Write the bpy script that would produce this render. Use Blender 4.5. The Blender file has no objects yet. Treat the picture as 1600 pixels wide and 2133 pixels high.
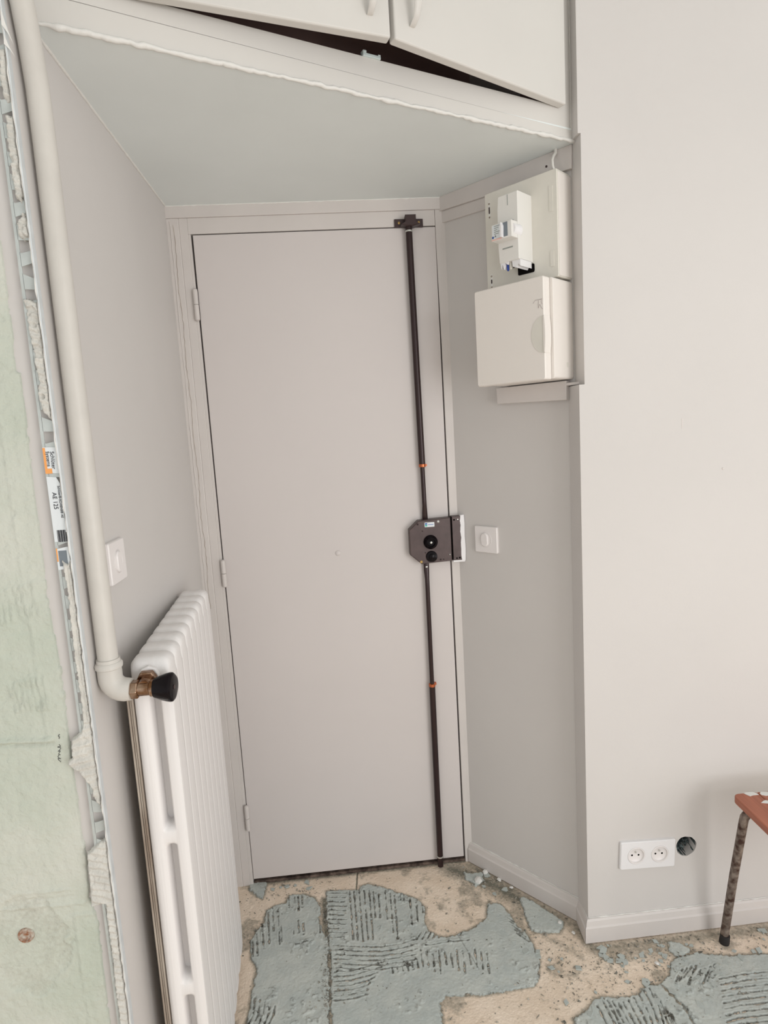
import bpy, bmesh, math, random
import numpy as np
from mathutils import Vector, Matrix

# ---------------------------------------------------------------- camera, world, lights, exposure
scn = bpy.context.scene
COL = scn.collection
cam_d = bpy.data.cameras.new('camera'); cam = bpy.data.objects.new('camera', cam_d); COL.objects.link(cam)
cam_d.sensor_fit = 'HORIZONTAL'; cam_d.sensor_width = 36.0; cam_d.lens = 36.0 * 1271.986 / 1600.0
cam_d.clip_start = 0.02; cam_d.clip_end = 60
_r = Vector((0.99517793, -0.078495, -0.05881689)); _u = Vector((0.06836588, 0.12510512, 0.98978524)); _f = Vector((0.0703349, 0.98903349, -0.12986824))
cm = Matrix((( _r.x, _u.x, -_f.x, 0.37153), (_r.y, _u.y, -_f.y, -1.88608), (_r.z, _u.z, -_f.z, 1.44639), (0, 0, 0, 1)))
cam.matrix_world = cm
scn.camera = cam

world = bpy.data.worlds.new('world'); scn.world = world; world.use_nodes = True
_bg = world.node_tree.nodes['Background']; _bg.inputs[0].default_value = (1.0, 0.997, 0.99, 1); _bg.inputs[1].default_value = 0.88

def area_light(name, loc, target, sx, sy, power, color):
    d = bpy.data.lights.new(name, 'AREA'); d.shape = 'RECTANGLE'; d.size = sx; d.size_y = sy; d.energy = power; d.color = color
    o = bpy.data.objects.new(name, d); COL.objects.link(o); o.location = loc
    o.rotation_euler = (Vector(target) - Vector(loc)).to_track_quat('-Z', 'Y').to_euler()
    return o
area_light('window_daylight', (2.3, -3.3, 1.15), (0.45, -0.3, 1.15), 1.4, 2.0, 37.0, (1.0, 0.99, 0.98))

vs = scn.view_settings
vs.view_transform = 'Standard'; vs.look = 'None'; vs.gamma = 1.0; vs.use_curve_mapping = False; vs.exposure = 0.12

ZF = -0.018            # level of the bare floor
ZS = 2.122             # underside of the alcove soffit
R = math.radians
PATCH = {'A': [(0.0313, -0.2042), (0.0478, -0.1748), (0.0547, -0.1227), (0.0742, -0.1083), (0.1127, -0.0966), (0.1213, -0.0692), (0.1699, -0.0693), (0.203, -0.0888), (0.2285, -0.1485), (0.2187, -0.1738), (0.2328, -0.2334), (0.247, -0.2538), (0.2517, -0.3576), (0.2558, -0.5457), (0.0172, -0.514), (0.0452, -0.4779), (0.0485, -0.4071), (0.0497, -0.3293), (0.0309, -0.2933), (0.0204, -0.2333)], 'B': [(0.2413, -0.0654), (0.311, -0.0738), (0.3463, -0.0776), (0.3551, -0.0619), (0.3775, -0.0547), (0.4202, -0.0763), (0.4715, -0.1113), (0.5268, -0.1432), (0.5478, -0.1823), (0.5353, -0.2333), (0.5446, -0.2724), (0.58, -0.2989), (0.6197, -0.2986), (0.6737, -0.2788), (0.7081, -0.2619), (0.7242, -0.2482), (0.7395, -0.1973), (0.7479, -0.1848), (0.7506, -0.195), (0.7775, -0.2005), (0.7985, -0.2452), (0.8027, -0.287), (0.8249, -0.3231), (0.8293, -0.3554), (0.8275, -0.4153), (0.8098, -0.4635), (0.7918, -0.4853), (0.7429, -0.4875), (0.6456, -0.494), (0.6308, -0.4893), (0.5566, -0.4839), (0.54, -0.5031), (0.5225, -0.581), (0.2633, -0.5467), (0.259, -0.4109), (0.2558, -0.3024), (0.2479, -0.2417), (0.2426, -0.1505)], 'C': [(0.8277, -0.6196), (0.8585, -0.5869), (0.9046, -0.5644), (0.9324, -0.5433), (0.9613, -0.5422), (1.0047, -0.5507), (1.0394, -0.5479), (1.0857, -0.5232), (1.1129, -0.5269), (1.1358, -0.5956), (1.1296, -0.6596)], 'D': [(1.1187, -0.5251), (1.1493, -0.5053), (1.1683, -0.4803), (1.1896, -0.4606), (1.2462, -0.4512), (1.3462, -0.4712), (1.3958, -0.4736), (1.4875, -0.4883), (1.3348, -0.6868), (1.1358, -0.6605), (1.1415, -0.594)], 'E': [(0.8457, -0.1908), (0.8589, -0.1853), (0.8809, -0.2145), (0.9201, -0.2632), (0.9458, -0.2978), (0.9175, -0.33), (0.8463, -0.3197), (0.839, -0.2788)], 'F': [(-0.0175, 0.0042), (0.0035, 0.0126), (0.0404, 0.0069), (0.0395, -0.0348), (0.0352, -0.0671), (0.0174, -0.0536), (-0.0143, -0.0191)], 'G': [(1.2016, -0.4027), (1.2323, -0.4132), (1.248, -0.4396), (1.2304, -0.4519), (1.2005, -0.4505), (1.1907, -0.4314)], 'H': [(0.6939, -0.0509), (0.7223, -0.0631), (0.7567, -0.0606), (0.7531, -0.0986), (0.7213, -0.1163), (0.6957, -0.0822)]}
STROKES = [[(0.3152, -0.0803), (0.3221, -0.2707)], [(0.3298, -0.0825), (0.3354, -0.2756)], [(0.3462, -0.0813), (0.3503, -0.2808)], [(0.3624, -0.0838), (0.3649, -0.2799)], [(0.3786, -0.0862), (0.3795, -0.282)], [(0.3918, -0.0919), (0.3916, -0.1992)], [(0.4072, -0.1052), (0.4063, -0.2014)], [(0.4297, -0.094), (0.4272, -0.211)], [(0.4448, -0.1072), (0.4403, -0.2635)], [(0.4572, -0.1199), (0.4511, -0.2923)], [(0.4757, -0.1227), (0.4748, -0.1438)], [(0.4871, -0.1172), (0.4856, -0.1455)], [(0.5047, -0.1413), (0.4987, -0.2407)], [(0.5231, -0.1511), (0.5173, -0.2339)], [(0.5409, -0.1572), (0.5374, -0.201)], [(0.2485, -0.0775), (0.3053, -0.0876)], [(0.2488, -0.0964), (0.3007, -0.1056)], [(0.249, -0.1149), (0.2962, -0.1234)], [(0.2492, -0.133), (0.3043, -0.1427)], [(0.2494, -0.1509), (0.2999, -0.1597)], [(0.2496, -0.1684), (0.2955, -0.1765)], [(0.2497, -0.1856), (0.3034, -0.1948)], [(0.2499, -0.2024), (0.2991, -0.2109)], [(0.2501, -0.219), (0.2948, -0.2268)], [(0.2503, -0.2353), (0.3026, -0.2441)], [(0.2505, -0.2513), (0.2984, -0.2594)], [(0.2654, -0.2834), (0.3307, -0.2974), (0.4027, -0.3089), (0.4612, -0.3067), (0.5068, -0.2943)], [(0.2654, -0.2992), (0.3302, -0.313), (0.4016, -0.3243), (0.4595, -0.3222), (0.5044, -0.3123)], [(0.2655, -0.3146), (0.3296, -0.3283), (0.4004, -0.3394), (0.4579, -0.3374), (0.502, -0.33)], [(0.2655, -0.3299), (0.3291, -0.3433), (0.3993, -0.3543), (0.4563, -0.3524), (0.4997, -0.3473)], [(0.2656, -0.3448), (0.3286, -0.3581), (0.3982, -0.3689), (0.4547, -0.3671), (0.4975, -0.3643)], [(0.2656, -0.3595), (0.3281, -0.3726), (0.3971, -0.3833), (0.4531, -0.3815), (0.4953, -0.3809)], [(0.268, -0.3732), (0.3142, -0.3754), (0.3609, -0.3675), (0.4083, -0.3594)], [(0.268, -0.388), (0.3138, -0.3902), (0.3601, -0.3824), (0.3969, -0.3747)], [(0.268, -0.4025), (0.3134, -0.4047), (0.3594, -0.397), (0.3856, -0.3897)], [(0.268, -0.4167), (0.313, -0.4189), (0.3586, -0.4114), (0.3745, -0.4044)], [(0.2681, -0.4307), (0.3127, -0.4329), (0.3579, -0.4256), (0.3636, -0.4188)], [(0.2681, -0.4445), (0.3123, -0.4467), (0.3571, -0.4395), (0.353, -0.433)], [(0.2681, -0.4581), (0.312, -0.4602), (0.3564, -0.4532), (0.3425, -0.4469)], [(0.5064, -0.2972), (0.5203, -0.275)], [(0.522, -0.2977), (0.5362, -0.2749)], [(0.5377, -0.2982), (0.5522, -0.2748)], [(0.5534, -0.2986), (0.5682, -0.2746)], [(0.5691, -0.2991), (0.5843, -0.2745)], [(0.5848, -0.2996), (0.6003, -0.2744)], [(0.6006, -0.3), (0.6164, -0.2742)], [(0.6163, -0.3005), (0.6325, -0.2741)], [(0.6321, -0.301), (0.6486, -0.2739)], [(0.5113, -0.333), (0.5109, -0.3831)], [(0.5273, -0.3422), (0.5259, -0.3949)], [(0.5431, -0.3512), (0.5408, -0.4066)], [(0.5622, -0.3403), (0.5555, -0.4181)], [(0.5779, -0.3494), (0.5768, -0.3924)], [(0.5935, -0.3584), (0.5914, -0.4041)], [(0.6129, -0.3475), (0.6059, -0.4157)], [(0.6284, -0.3565), (0.6201, -0.4271)], [(0.6437, -0.3655), (0.6424, -0.4016)], [(0.6634, -0.3547), (0.6565, -0.4132)], [(0.6786, -0.3637), (0.6705, -0.4247)], [(0.6937, -0.3726), (0.6844, -0.436)], [(0.4251, -0.3819), (0.4273, -0.3981)], [(0.4393, -0.3796), (0.4413, -0.3969)], [(0.4536, -0.3772), (0.4553, -0.3957)], [(0.4679, -0.3749), (0.4693, -0.3945)], [(0.4823, -0.3726), (0.4834, -0.3932)], [(0.4967, -0.3702), (0.4975, -0.392)], [(0.5112, -0.3679), (0.5116, -0.3908)], [(0.0254, -0.234), (0.0347, -0.2882)], [(0.0347, -0.2109), (0.0478, -0.29)], [(0.0486, -0.1814), (0.0623, -0.269)], [(0.0592, -0.1301), (0.0773, -0.2535)], [(0.0722, -0.115), (0.0848, -0.2057)], [(0.0889, -0.114), (0.1076, -0.2578)], [(0.1189, -0.0725), (0.1241, -0.1193)], [(0.1381, -0.079), (0.1396, -0.0935)], [(0.1498, -0.0772), (0.1557, -0.1377)], [(0.1621, -0.0754), (0.1667, -0.1256)], [(0.1564, -0.1777), (0.1609, -0.223)], [(0.1719, -0.1897), (0.1757, -0.2313)], [(0.1446, -0.2144), (0.146, -0.227)], [(0.2215, -0.1808), (0.2248, -0.2322)], [(0.1044, -0.1831), (0.1129, -0.2496)], [(0.0572, -0.423), (0.0591, -0.4706), (0.0446, -0.5177)], [(0.0713, -0.4308), (0.0721, -0.4724), (0.0573, -0.5194)], [(0.0854, -0.4385), (0.0851, -0.4741), (0.0699, -0.521)], [(0.0993, -0.4461), (0.0982, -0.4759), (0.0825, -0.5227)], [(0.1131, -0.4537), (0.1111, -0.4776), (0.0951, -0.5244)], [(0.1554, -0.2647), (0.2038, -0.2567)], [(0.5272, -0.3226), (0.5913, -0.3183), (0.6543, -0.3215)], [(0.9286, -0.5627), (0.9314, -0.6083), (0.9397, -0.6345)], [(0.9477, -0.5504), (0.9499, -0.5968), (0.9519, -0.6361)], [(0.9605, -0.5522), (0.9624, -0.5985), (0.9641, -0.6377)], [(0.9723, -0.5563), (0.9738, -0.6024), (0.9762, -0.6393)], [(0.9841, -0.5604), (0.9852, -0.6063), (0.9884, -0.6409)], [(0.9969, -0.5621), (0.9976, -0.6079), (1.0005, -0.6425)], [(1.0119, -0.5592), (1.0123, -0.6052), (1.0126, -0.6441)], [(1.0283, -0.5539), (1.0281, -0.6003), (1.0248, -0.6457)], [(1.0459, -0.5462), (1.0453, -0.593), (1.0369, -0.6473)], [(1.0638, -0.5384), (1.0626, -0.5857), (1.049, -0.649)], [(1.0806, -0.533), (1.0789, -0.5806), (1.0611, -0.6506)], [(1.0847, -0.5515), (1.0828, -0.5981), (1.0731, -0.6522)], [(1.0886, -0.5696), (1.0867, -0.6152), (1.0852, -0.6538)], [(1.0925, -0.5874), (1.0905, -0.6319), (1.0972, -0.6553)], [(1.0963, -0.6047), (1.0942, -0.6483), (1.1093, -0.6569)], [(1.2703, -0.5328), (1.3316, -0.5296), (1.4243, -0.5316)], [(1.2623, -0.5497), (1.3202, -0.5461), (1.4119, -0.5482)], [(1.2545, -0.5661), (1.309, -0.5623), (1.3997, -0.5645)], [(1.2468, -0.5822), (1.2981, -0.5782), (1.3878, -0.5803)], [(1.2393, -0.598), (1.2874, -0.5937), (1.3761, -0.5959)], [(1.2319, -0.6134), (1.2769, -0.6089), (1.3647, -0.6111)], [(1.2247, -0.6286), (1.2667, -0.6238), (1.3535, -0.626)], [(1.2176, -0.6434), (1.2566, -0.6385), (1.3426, -0.6407)], [(1.2107, -0.6579), (1.2468, -0.6528), (1.3318, -0.655)], [(1.1489, -0.5319), (1.1925, -0.4949)], [(1.1657, -0.5247), (1.2075, -0.4914)], [(1.1827, -0.5175), (1.2225, -0.4879)], [(1.184, -0.5368), (1.2377, -0.4845)], [(1.2009, -0.5296), (1.2402, -0.5015)], [(1.218, -0.5224), (1.2554, -0.4981)], [(1.2189, -0.5416), (1.2705, -0.4947)], [(1.236, -0.5345), (1.2858, -0.4912)], [(1.2533, -0.5273), (1.2878, -0.5082)], [(0.7841, -0.257), (0.8047, -0.2805)], [(0.7874, -0.2726), (0.809, -0.2985)], [(0.7906, -0.2878), (0.8132, -0.3162)], [(0.7937, -0.3029), (0.8174, -0.3335)], [(0.7968, -0.3177), (0.8215, -0.3505)]]
GREEN = [(-0.1238, 1.8312), (-0.1229, 1.7749), (-0.1229, 1.656), (-0.1261, 1.577), (-0.1197, 1.5752), (-0.1212, 1.4614), (-0.1223, 1.3296), (-0.1241, 1.2434), (-0.1235, 1.1684), (-0.121, 1.1448), (-0.118, 1.0736), (-0.1191, 0.9745), (-0.1189, 0.8835), (-0.1189, 0.7886), (-0.1173, 0.7193), (-0.1203, 0.6446), (-0.1167, 0.6319), (-0.1123, 0.598), (-0.1136, 0.4551), (-0.1155, 0.3704)]
LUMPS = [[(-0.089, 1.2691), (-0.086, 1.2132), (-0.0891, 1.1239), (-0.0872, 1.0235), (-0.0896, 0.9835), (-0.0935, 0.9709), (-0.1114, 0.9597), (-0.1139, 0.9261), (-0.1219, 0.9191), (-0.1183, 0.9099), (-0.1066, 0.9017), (-0.0953, 0.882), (-0.088, 0.8697), (-0.0883, 0.8538), (-0.0831, 0.8425), (-0.0746, 0.8255), (-0.0675, 0.831), (-0.0689, 0.8748), (-0.0712, 0.9103), (-0.0654, 0.9949), (-0.0654, 1.0214), (-0.0646, 1.1217), (-0.0655, 1.2496), (-0.0655, 1.2681), (-0.0799, 1.2628)], [(-0.0871, 0.7673), (-0.0987, 0.7577), (-0.1105, 0.7473), (-0.112, 0.7209), (-0.1136, 0.687), (-0.1151, 0.6463), (-0.09, 0.6497), (-0.0911, 0.6188), (-0.0907, 0.5494), (-0.0924, 0.4675), (-0.0931, 0.3937), (-0.0713, 0.3905), (-0.0695, 0.4299), (-0.0639, 0.5717), (-0.0669, 0.6645), (-0.0658, 0.7612), (-0.0736, 0.7712)], [(-0.0973, 1.6845), (-0.0939, 1.6498), (-0.0915, 1.5848), (-0.0888, 1.5603), (-0.0935, 1.5353), (-0.0879, 1.5102), (-0.078, 1.4954), (-0.0673, 1.4925), (-0.0654, 1.5142), (-0.0666, 1.5338), (-0.0692, 1.5888), (-0.0682, 1.6487), (-0.0726, 1.6763), (-0.0821, 1.6803)], [(-0.0864, 1.9466), (-0.089, 1.9065), (-0.0889, 1.8658), (-0.0878, 1.8316), (-0.0803, 1.8244), (-0.073, 1.838), (-0.0709, 1.8857), (-0.072, 1.9195), (-0.0737, 1.949)], [(-0.0912, 1.8006), (-0.0909, 1.7762), (-0.082, 1.7689), (-0.0726, 1.7756), (-0.0732, 1.8035), (-0.0794, 1.8106)], [(-0.0849, 2.0385), (-0.0875, 1.9995), (-0.0855, 1.9632), (-0.0741, 1.9663), (-0.073, 2.0058), (-0.074, 2.0384)]]
HOLES = [(-0.0855, 1.9608), (-0.0844, 1.9225), (-0.087, 1.8178), (-0.0846, 1.7602), (-0.085, 1.7297), (-0.085, 1.7019), (-0.0871, 1.6637), (-0.0819, 1.4507), (-0.08, 1.369), (-0.0797, 1.3096), (-0.0796, 1.28), (-0.0855, 0.8209), (-0.0836, 0.7881)]
# ---------------------------------------------------------------- materials
def srgb(r, g, b):
    def f(c):
        c /= 255.0
        return c / 12.92 if c <= 0.04045 else ((c + 0.055) / 1.055) ** 2.4
    return (f(r), f(g), f(b), 1.0)

def mat(name, col, rough=0.6, metal=0.0, bump=0.0, bscale=200.0, mott=0.0, mscale=6.0, col2=None, spec=0.4, streak=None):
    m = bpy.data.materials.new(name); m.use_nodes = True
    nt = m.node_tree; n = nt.nodes; l = nt.links; b = n['Principled BSDF']
    b.inputs['Base Color'].default_value = col; b.inputs['Roughness'].default_value = rough
    b.inputs['Metallic'].default_value = metal
    b.inputs['Specular IOR Level'].default_value = spec
    tc = n.new('ShaderNodeTexCoord'); src = tc.outputs['Object']
    if streak:
        mp = n.new('ShaderNodeMapping'); mp.inputs['Scale'].default_value = streak; l.new(src, mp.inputs['Vector']); src = mp.outputs[0]
    if mott > 0:
        t = n.new('ShaderNodeTexNoise'); t.inputs['Scale'].default_value = mscale; t.inputs['Detail'].default_value = 5; l.new(src, t.inputs['Vector'])
        rp = n.new('ShaderNodeValToRGB'); rp.color_ramp.elements[0].position = 0.35; rp.color_ramp.elements[1].position = 0.65
        c2 = col2 or tuple(c * (1 - mott) for c in col[:3]) + (1,)
        rp.color_ramp.elements[0].color = col; rp.color_ramp.elements[1].color = c2
        l.new(t.outputs['Fac'], rp.inputs[0]); l.new(rp.outputs[0], b.inputs['Base Color'])
    if bump > 0:
        t2 = n.new('ShaderNodeTexNoise'); t2.inputs['Scale'].default_value = bscale; t2.inputs['Detail'].default_value = 4; l.new(src, t2.inputs['Vector'])
        bp = n.new('ShaderNodeBump'); bp.inputs['Strength'].default_value = bump; bp.inputs['Distance'].default_value = 0.004
        l.new(t2.outputs['Fac'], bp.inputs['Height']); l.new(bp.outputs[0], b.inputs['Normal'])
    return m

WALLC = (0.628, 0.602, 0.582, 1)
M = {}
M['wall'] = mat('greige_wall_paint', WALLC, 0.7, bump=0.10, bscale=60, mott=0.03, mscale=2.5)
M['soffit'] = mat('cool_grey_soffit_paint', (0.77, 0.815, 0.81, 1), 0.6, bump=0.12, bscale=30, mott=0.05, mscale=3)
M['door'] = mat('greige_door_paint', (0.640, 0.596, 0.580, 1), 0.42, bump=0.04, bscale=40, mott=0.03, mscale=2.0)
M['trim'] = mat('greige_gloss_trim_paint', (0.645, 0.605, 0.580, 1), 0.42, bump=0.22, bscale=25, mott=0.04, mscale=8)
M['cream'] = mat('cream_cabinet_paint', (0.645, 0.625, 0.592, 1), 0.45, bump=0.08, bscale=30, mott=0.03, mscale=4)
M['caulk'] = mat('white_caulk', (0.72, 0.71, 0.68, 1), 0.5, bump=0.3, bscale=120)
M['pipe'] = mat('cream_pipe_paint', (0.60, 0.575, 0.535, 1), 0.42, bump=0.25, bscale=35, mott=0.05, mscale=20)
M['rad'] = mat('white_radiator_enamel', (0.83, 0.805, 0.795, 1), 0.45, bump=0.16, bscale=170, mott=0.05, mscale=60, streak=(1, 1, 0.02))
M['radrear'] = mat('grimy_shaded_brown_rear', srgb(178, 168, 156), 0.75, bump=0.5, bscale=80, mott=0.5, mscale=40, col2=srgb(140, 125, 112), streak=(1, 1, 0.15))  # grime plus the shade at the radiator's back, both put into the brown
M['plastic'] = mat('white_plastic', (0.80, 0.765, 0.755, 1), 0.32, spec=0.5)
M['plastic2'] = mat('bright_white_plastic', (0.80, 0.79, 0.80, 1), 0.3, spec=0.5)
M['boxplastic'] = mat('cream_box_plastic', (0.80, 0.755, 0.71, 1), 0.38, bump=0.05, bscale=300)
M['plate'] = mat('yellowed_plate_plastic', (0.72, 0.695, 0.63, 1), 0.42, bump=0.05, bscale=200, mott=0.05, mscale=18)
M['breaker'] = mat('breaker_plastic', (0.76, 0.745, 0.71, 1), 0.4)
M['printgrey'] = mat('grey_print', srgb(150, 155, 150), 0.6)
M['blueprint'] = mat('blue_print', srgb(40, 80, 150), 0.5)
M['redprint'] = mat('pale_red_print', srgb(232, 190, 180), 0.5)
M['blue'] = mat('blue_plastic', srgb(30, 60, 140), 0.35)
M['black'] = mat('black_void', (0.006, 0.005, 0.005, 1), 0.9, spec=0.1)
M['blackgloss'] = mat('black_gloss_plastic', (0.008, 0.006, 0.007, 1), 0.10, spec=0.10)
M['gunmetal'] = mat('brown_gunmetal_enamel', srgb(88, 75, 74), 0.38, metal=0.25, mott=0.2, mscale=30)
M['rod'] = mat('dark_brown_rod_enamel', srgb(52, 38, 38), 0.28, metal=0.3)
M['bracket'] = mat('dark_bracket_enamel', srgb(66, 52, 52), 0.35, metal=0.2)
M['copper'] = mat('copper_ring', srgb(196, 110, 72), 0.3, metal=0.8)
M['brass'] = mat('brass_screw', srgb(200, 170, 110), 0.35, metal=0.8)
M['steel'] = mat('zinc_steel', srgb(205, 205, 200), 0.35, metal=0.7)
M['chrome'] = mat('tarnished_chrome', srgb(176, 152, 132), 0.22, metal=1.0, bump=0.15, bscale=200, mott=0.6, mscale=60, col2=srgb(118, 84, 58))
M['alu'] = mat('aluminium_profile', (0.56, 0.60, 0.585, 1), 0.5, metal=0.2, mott=0.15, mscale=30)
M['alulip'] = mat('pale_profile_edge', (0.72, 0.76, 0.78, 1), 0.35, metal=0.2, mott=0.12, mscale=30)
M['mortar'] = mat('pale_tile_mortar', srgb(216, 214, 207), 0.9, bump=0.6, bscale=260, mott=0.15, mscale=40)
M['board'] = mat('bare_beige_board', srgb(203, 188, 179), 0.85, bump=0.3, bscale=120, mott=0.12, mscale=12)
M['flake'] = mat('blue_grey_adhesive_flake', srgb(190, 197, 193), 0.9, bump=0.3, bscale=300, mott=0.12, mscale=60)
M['crumb'] = mat('mixed_crumbs', srgb(178, 172, 160), 0.95, mott=0.6, mscale=90, col2=srgb(95, 95, 88))
M['paper'] = mat('white_label_paper', (0.74, 0.78, 0.80, 1), 0.5)
M['ink'] = mat('dark_ink', srgb(45, 45, 50), 0.7)
M['inkgrey'] = mat('grey_ink', srgb(120, 128, 135), 0.7)
M['orange'] = mat('orange_print', srgb(240, 165, 95), 0.5)
M['labelblue'] = mat('blue_logo_print', srgb(40, 90, 170), 0.4)
M['labelgreen'] = mat('green_logo_print', srgb(60, 180, 160), 0.4)
M['holegrey'] = mat('rough_plaster_blue_grey', srgb(96, 108, 108), 0.9, bump=1.0, bscale=90, mott=0.7, mscale=70, col2=srgb(35, 42, 44))
M['wood'] = None
M['rust'] = mat('rusty_painted_tube', srgb(150, 138, 128), 0.5, metal=0.4, bump=0.5, bscale=180, mott=0.9, mscale=55, col2=srgb(70, 48, 40))
M['rubber'] = mat('black_rubber', (0.02, 0.018, 0.018, 1), 0.7)
M['darkinside'] = mat('dark_cupboard_inside', srgb(165, 135, 130), 0.9)
M['rustyfix'] = mat('rusty_metal_fixing', srgb(150, 95, 60), 0.6, metal=0.3, bump=0.6, bscale=200, mott=0.8, mscale=120, col2=srgb(200, 196, 186))
M['bluegreycatch'] = mat('pale_blue_catch_plastic', srgb(200, 212, 212), 0.35)
M['threshold'] = mat('grimy_brown_threshold', srgb(120, 104, 94), 0.9, bump=0.8, bscale=90, mott=0.6, mscale=45, col2=srgb(62, 50, 45))
M['cable'] = mat('white_cable', (0.72, 0.70, 0.66, 1), 0.5)
M['handprint'] = mat('faint_pencil', srgb(170, 160, 158), 0.8)

def wood_mat():
    m = bpy.data.materials.new('reddish_stained_wood'); m.use_nodes = True
    nt = m.node_tree; n = nt.nodes; l = nt.links; b = n['Principled BSDF']; b.inputs['Roughness'].default_value = 0.42
    tc = n.new('ShaderNodeTexCoord'); mp = n.new('ShaderNodeMapping'); mp.inputs['Scale'].default_value = (60, 3, 60); l.new(tc.outputs['Object'], mp.inputs[0])
    t = n.new('ShaderNodeTexNoise'); t.inputs['Scale'].default_value = 1.6; t.inputs['Detail'].default_value = 7; l.new(mp.outputs[0], t.inputs[0])
    rp = n.new('ShaderNodeValToRGB'); rp.color_ramp.elements[0].position = .3; rp.color_ramp.elements[1].position = .7
    rp.color_ramp.elements[0].color = srgb(140, 78, 56); rp.color_ramp.elements[1].color = srgb(178, 108, 82)
    l.new(t.outputs[0], rp.inputs[0]); l.new(rp.outputs[0], b.inputs['Base Color'])
    return m
M['wood'] = wood_mat()

def attr_mat(name, base, base2, dirt_shade, sc, bump, bsc, rough=0.92, speck=0.0):
    """colour = mottled base, mixed with the dirt colour where the mesh attribute 'dirt' marks debris and painted groove shade"""
    m = bpy.data.materials.new(name); m.use_nodes = True
    nt = m.node_tree; n = nt.nodes; l = nt.links; b = n['Principled BSDF']; b.inputs['Roughness'].default_value = rough
    b.inputs['Specular IOR Level'].default_value = 0.25
    tc = n.new('ShaderNodeTexCoord')
    t = n.new('ShaderNodeTexNoise'); t.inputs['Scale'].default_value = sc; t.inputs['Detail'].default_value = 7; l.new(tc.outputs['Object'], t.inputs[0])
    rp = n.new('ShaderNodeValToRGB'); rp.color_ramp.elements[0].position = .36; rp.color_ramp.elements[1].position = .66
    rp.color_ramp.elements[0].color = base; rp.color_ramp.elements[1].color = base2
    l.new(t.outputs[0], rp.inputs[0])
    at = n.new('ShaderNodeAttribute'); at.attribute_name = 'dirt_shade'
    t3 = n.new('ShaderNodeTexNoise'); t3.inputs['Scale'].default_value = 140; t3.inputs['Detail'].default_value = 3; l.new(tc.outputs['Object'], t3.inputs[0])
    ml = n.new('ShaderNodeMath'); ml.operation = 'MULTIPLY_ADD'; l.new(at.outputs['Fac'], ml.inputs[0]); ml.inputs[1].default_value = 1.5
    sb = n.new('ShaderNodeMath'); sb.operation = 'SUBTRACT'; l.new(t3.outputs[0], sb.inputs[0]); sb.inputs[1].default_value = 0.62 - speck
    l.new(sb.outputs[0], ml.inputs[2]); ml.use_clamp = True
    mx = n.new('ShaderNodeMix'); mx.data_type = 'RGBA'; l.new(ml.outputs[0], mx.inputs['Factor']); l.new(rp.outputs[0], mx.inputs['A']); mx.inputs['B'].default_value = dirt_shade
    l.new(mx.outputs['Result'], b.inputs['Base Color'])
    t2 = n.new('ShaderNodeTexNoise'); t2.inputs['Scale'].default_value = bsc; t2.inputs['Detail'].default_value = 6; l.new(tc.outputs['Object'], t2.inputs[0])
    bp = n.new('ShaderNodeBump'); bp.inputs['Strength'].default_value = bump; bp.inputs['Distance'].default_value = 0.004
    l.new(t2.outputs[0], bp.inputs['Height']); l.new(bp.outputs[0], b.inputs['Normal'])
    return m
M['screed'] = attr_mat('beige_screed', srgb(240, 224, 206), srgb(228, 210, 190), srgb(122, 120, 108), 14, 0.5, 180, speck=0.02)
M['adhesive'] = attr_mat('blue_grey_tile_adhesive', srgb(182, 189, 186), srgb(195, 200, 195), srgb(84, 82, 76), 22, 0.35, 150, speck=0.0)
M['green'] = attr_mat('pale_green_stripped_plaster', srgb(190, 197, 184), srgb(206, 208, 198), srgb(165, 163, 150), 5, 1.0, 85, speck=-0.02)

# ---------------------------------------------------------------- object helpers
def props(o, label=None, cat=None, group=None, kind=None):
    if label: o['label'] = label
    if cat: o['category'] = cat
    if group: o['group'] = group
    if kind: o['kind'] = kind
    return o

def empty(name, loc=(0, 0, 0), rz=0.0, label=None, cat=None, group=None, kind=None, parent=None):
    o = bpy.data.objects.new(name, None); COL.objects.link(o); o.empty_display_size = 0.05
    o.location = loc; o.rotation_euler = (0, 0, rz)
    if parent: o.parent = parent
    return props(o, label, cat, group, kind)

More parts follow.
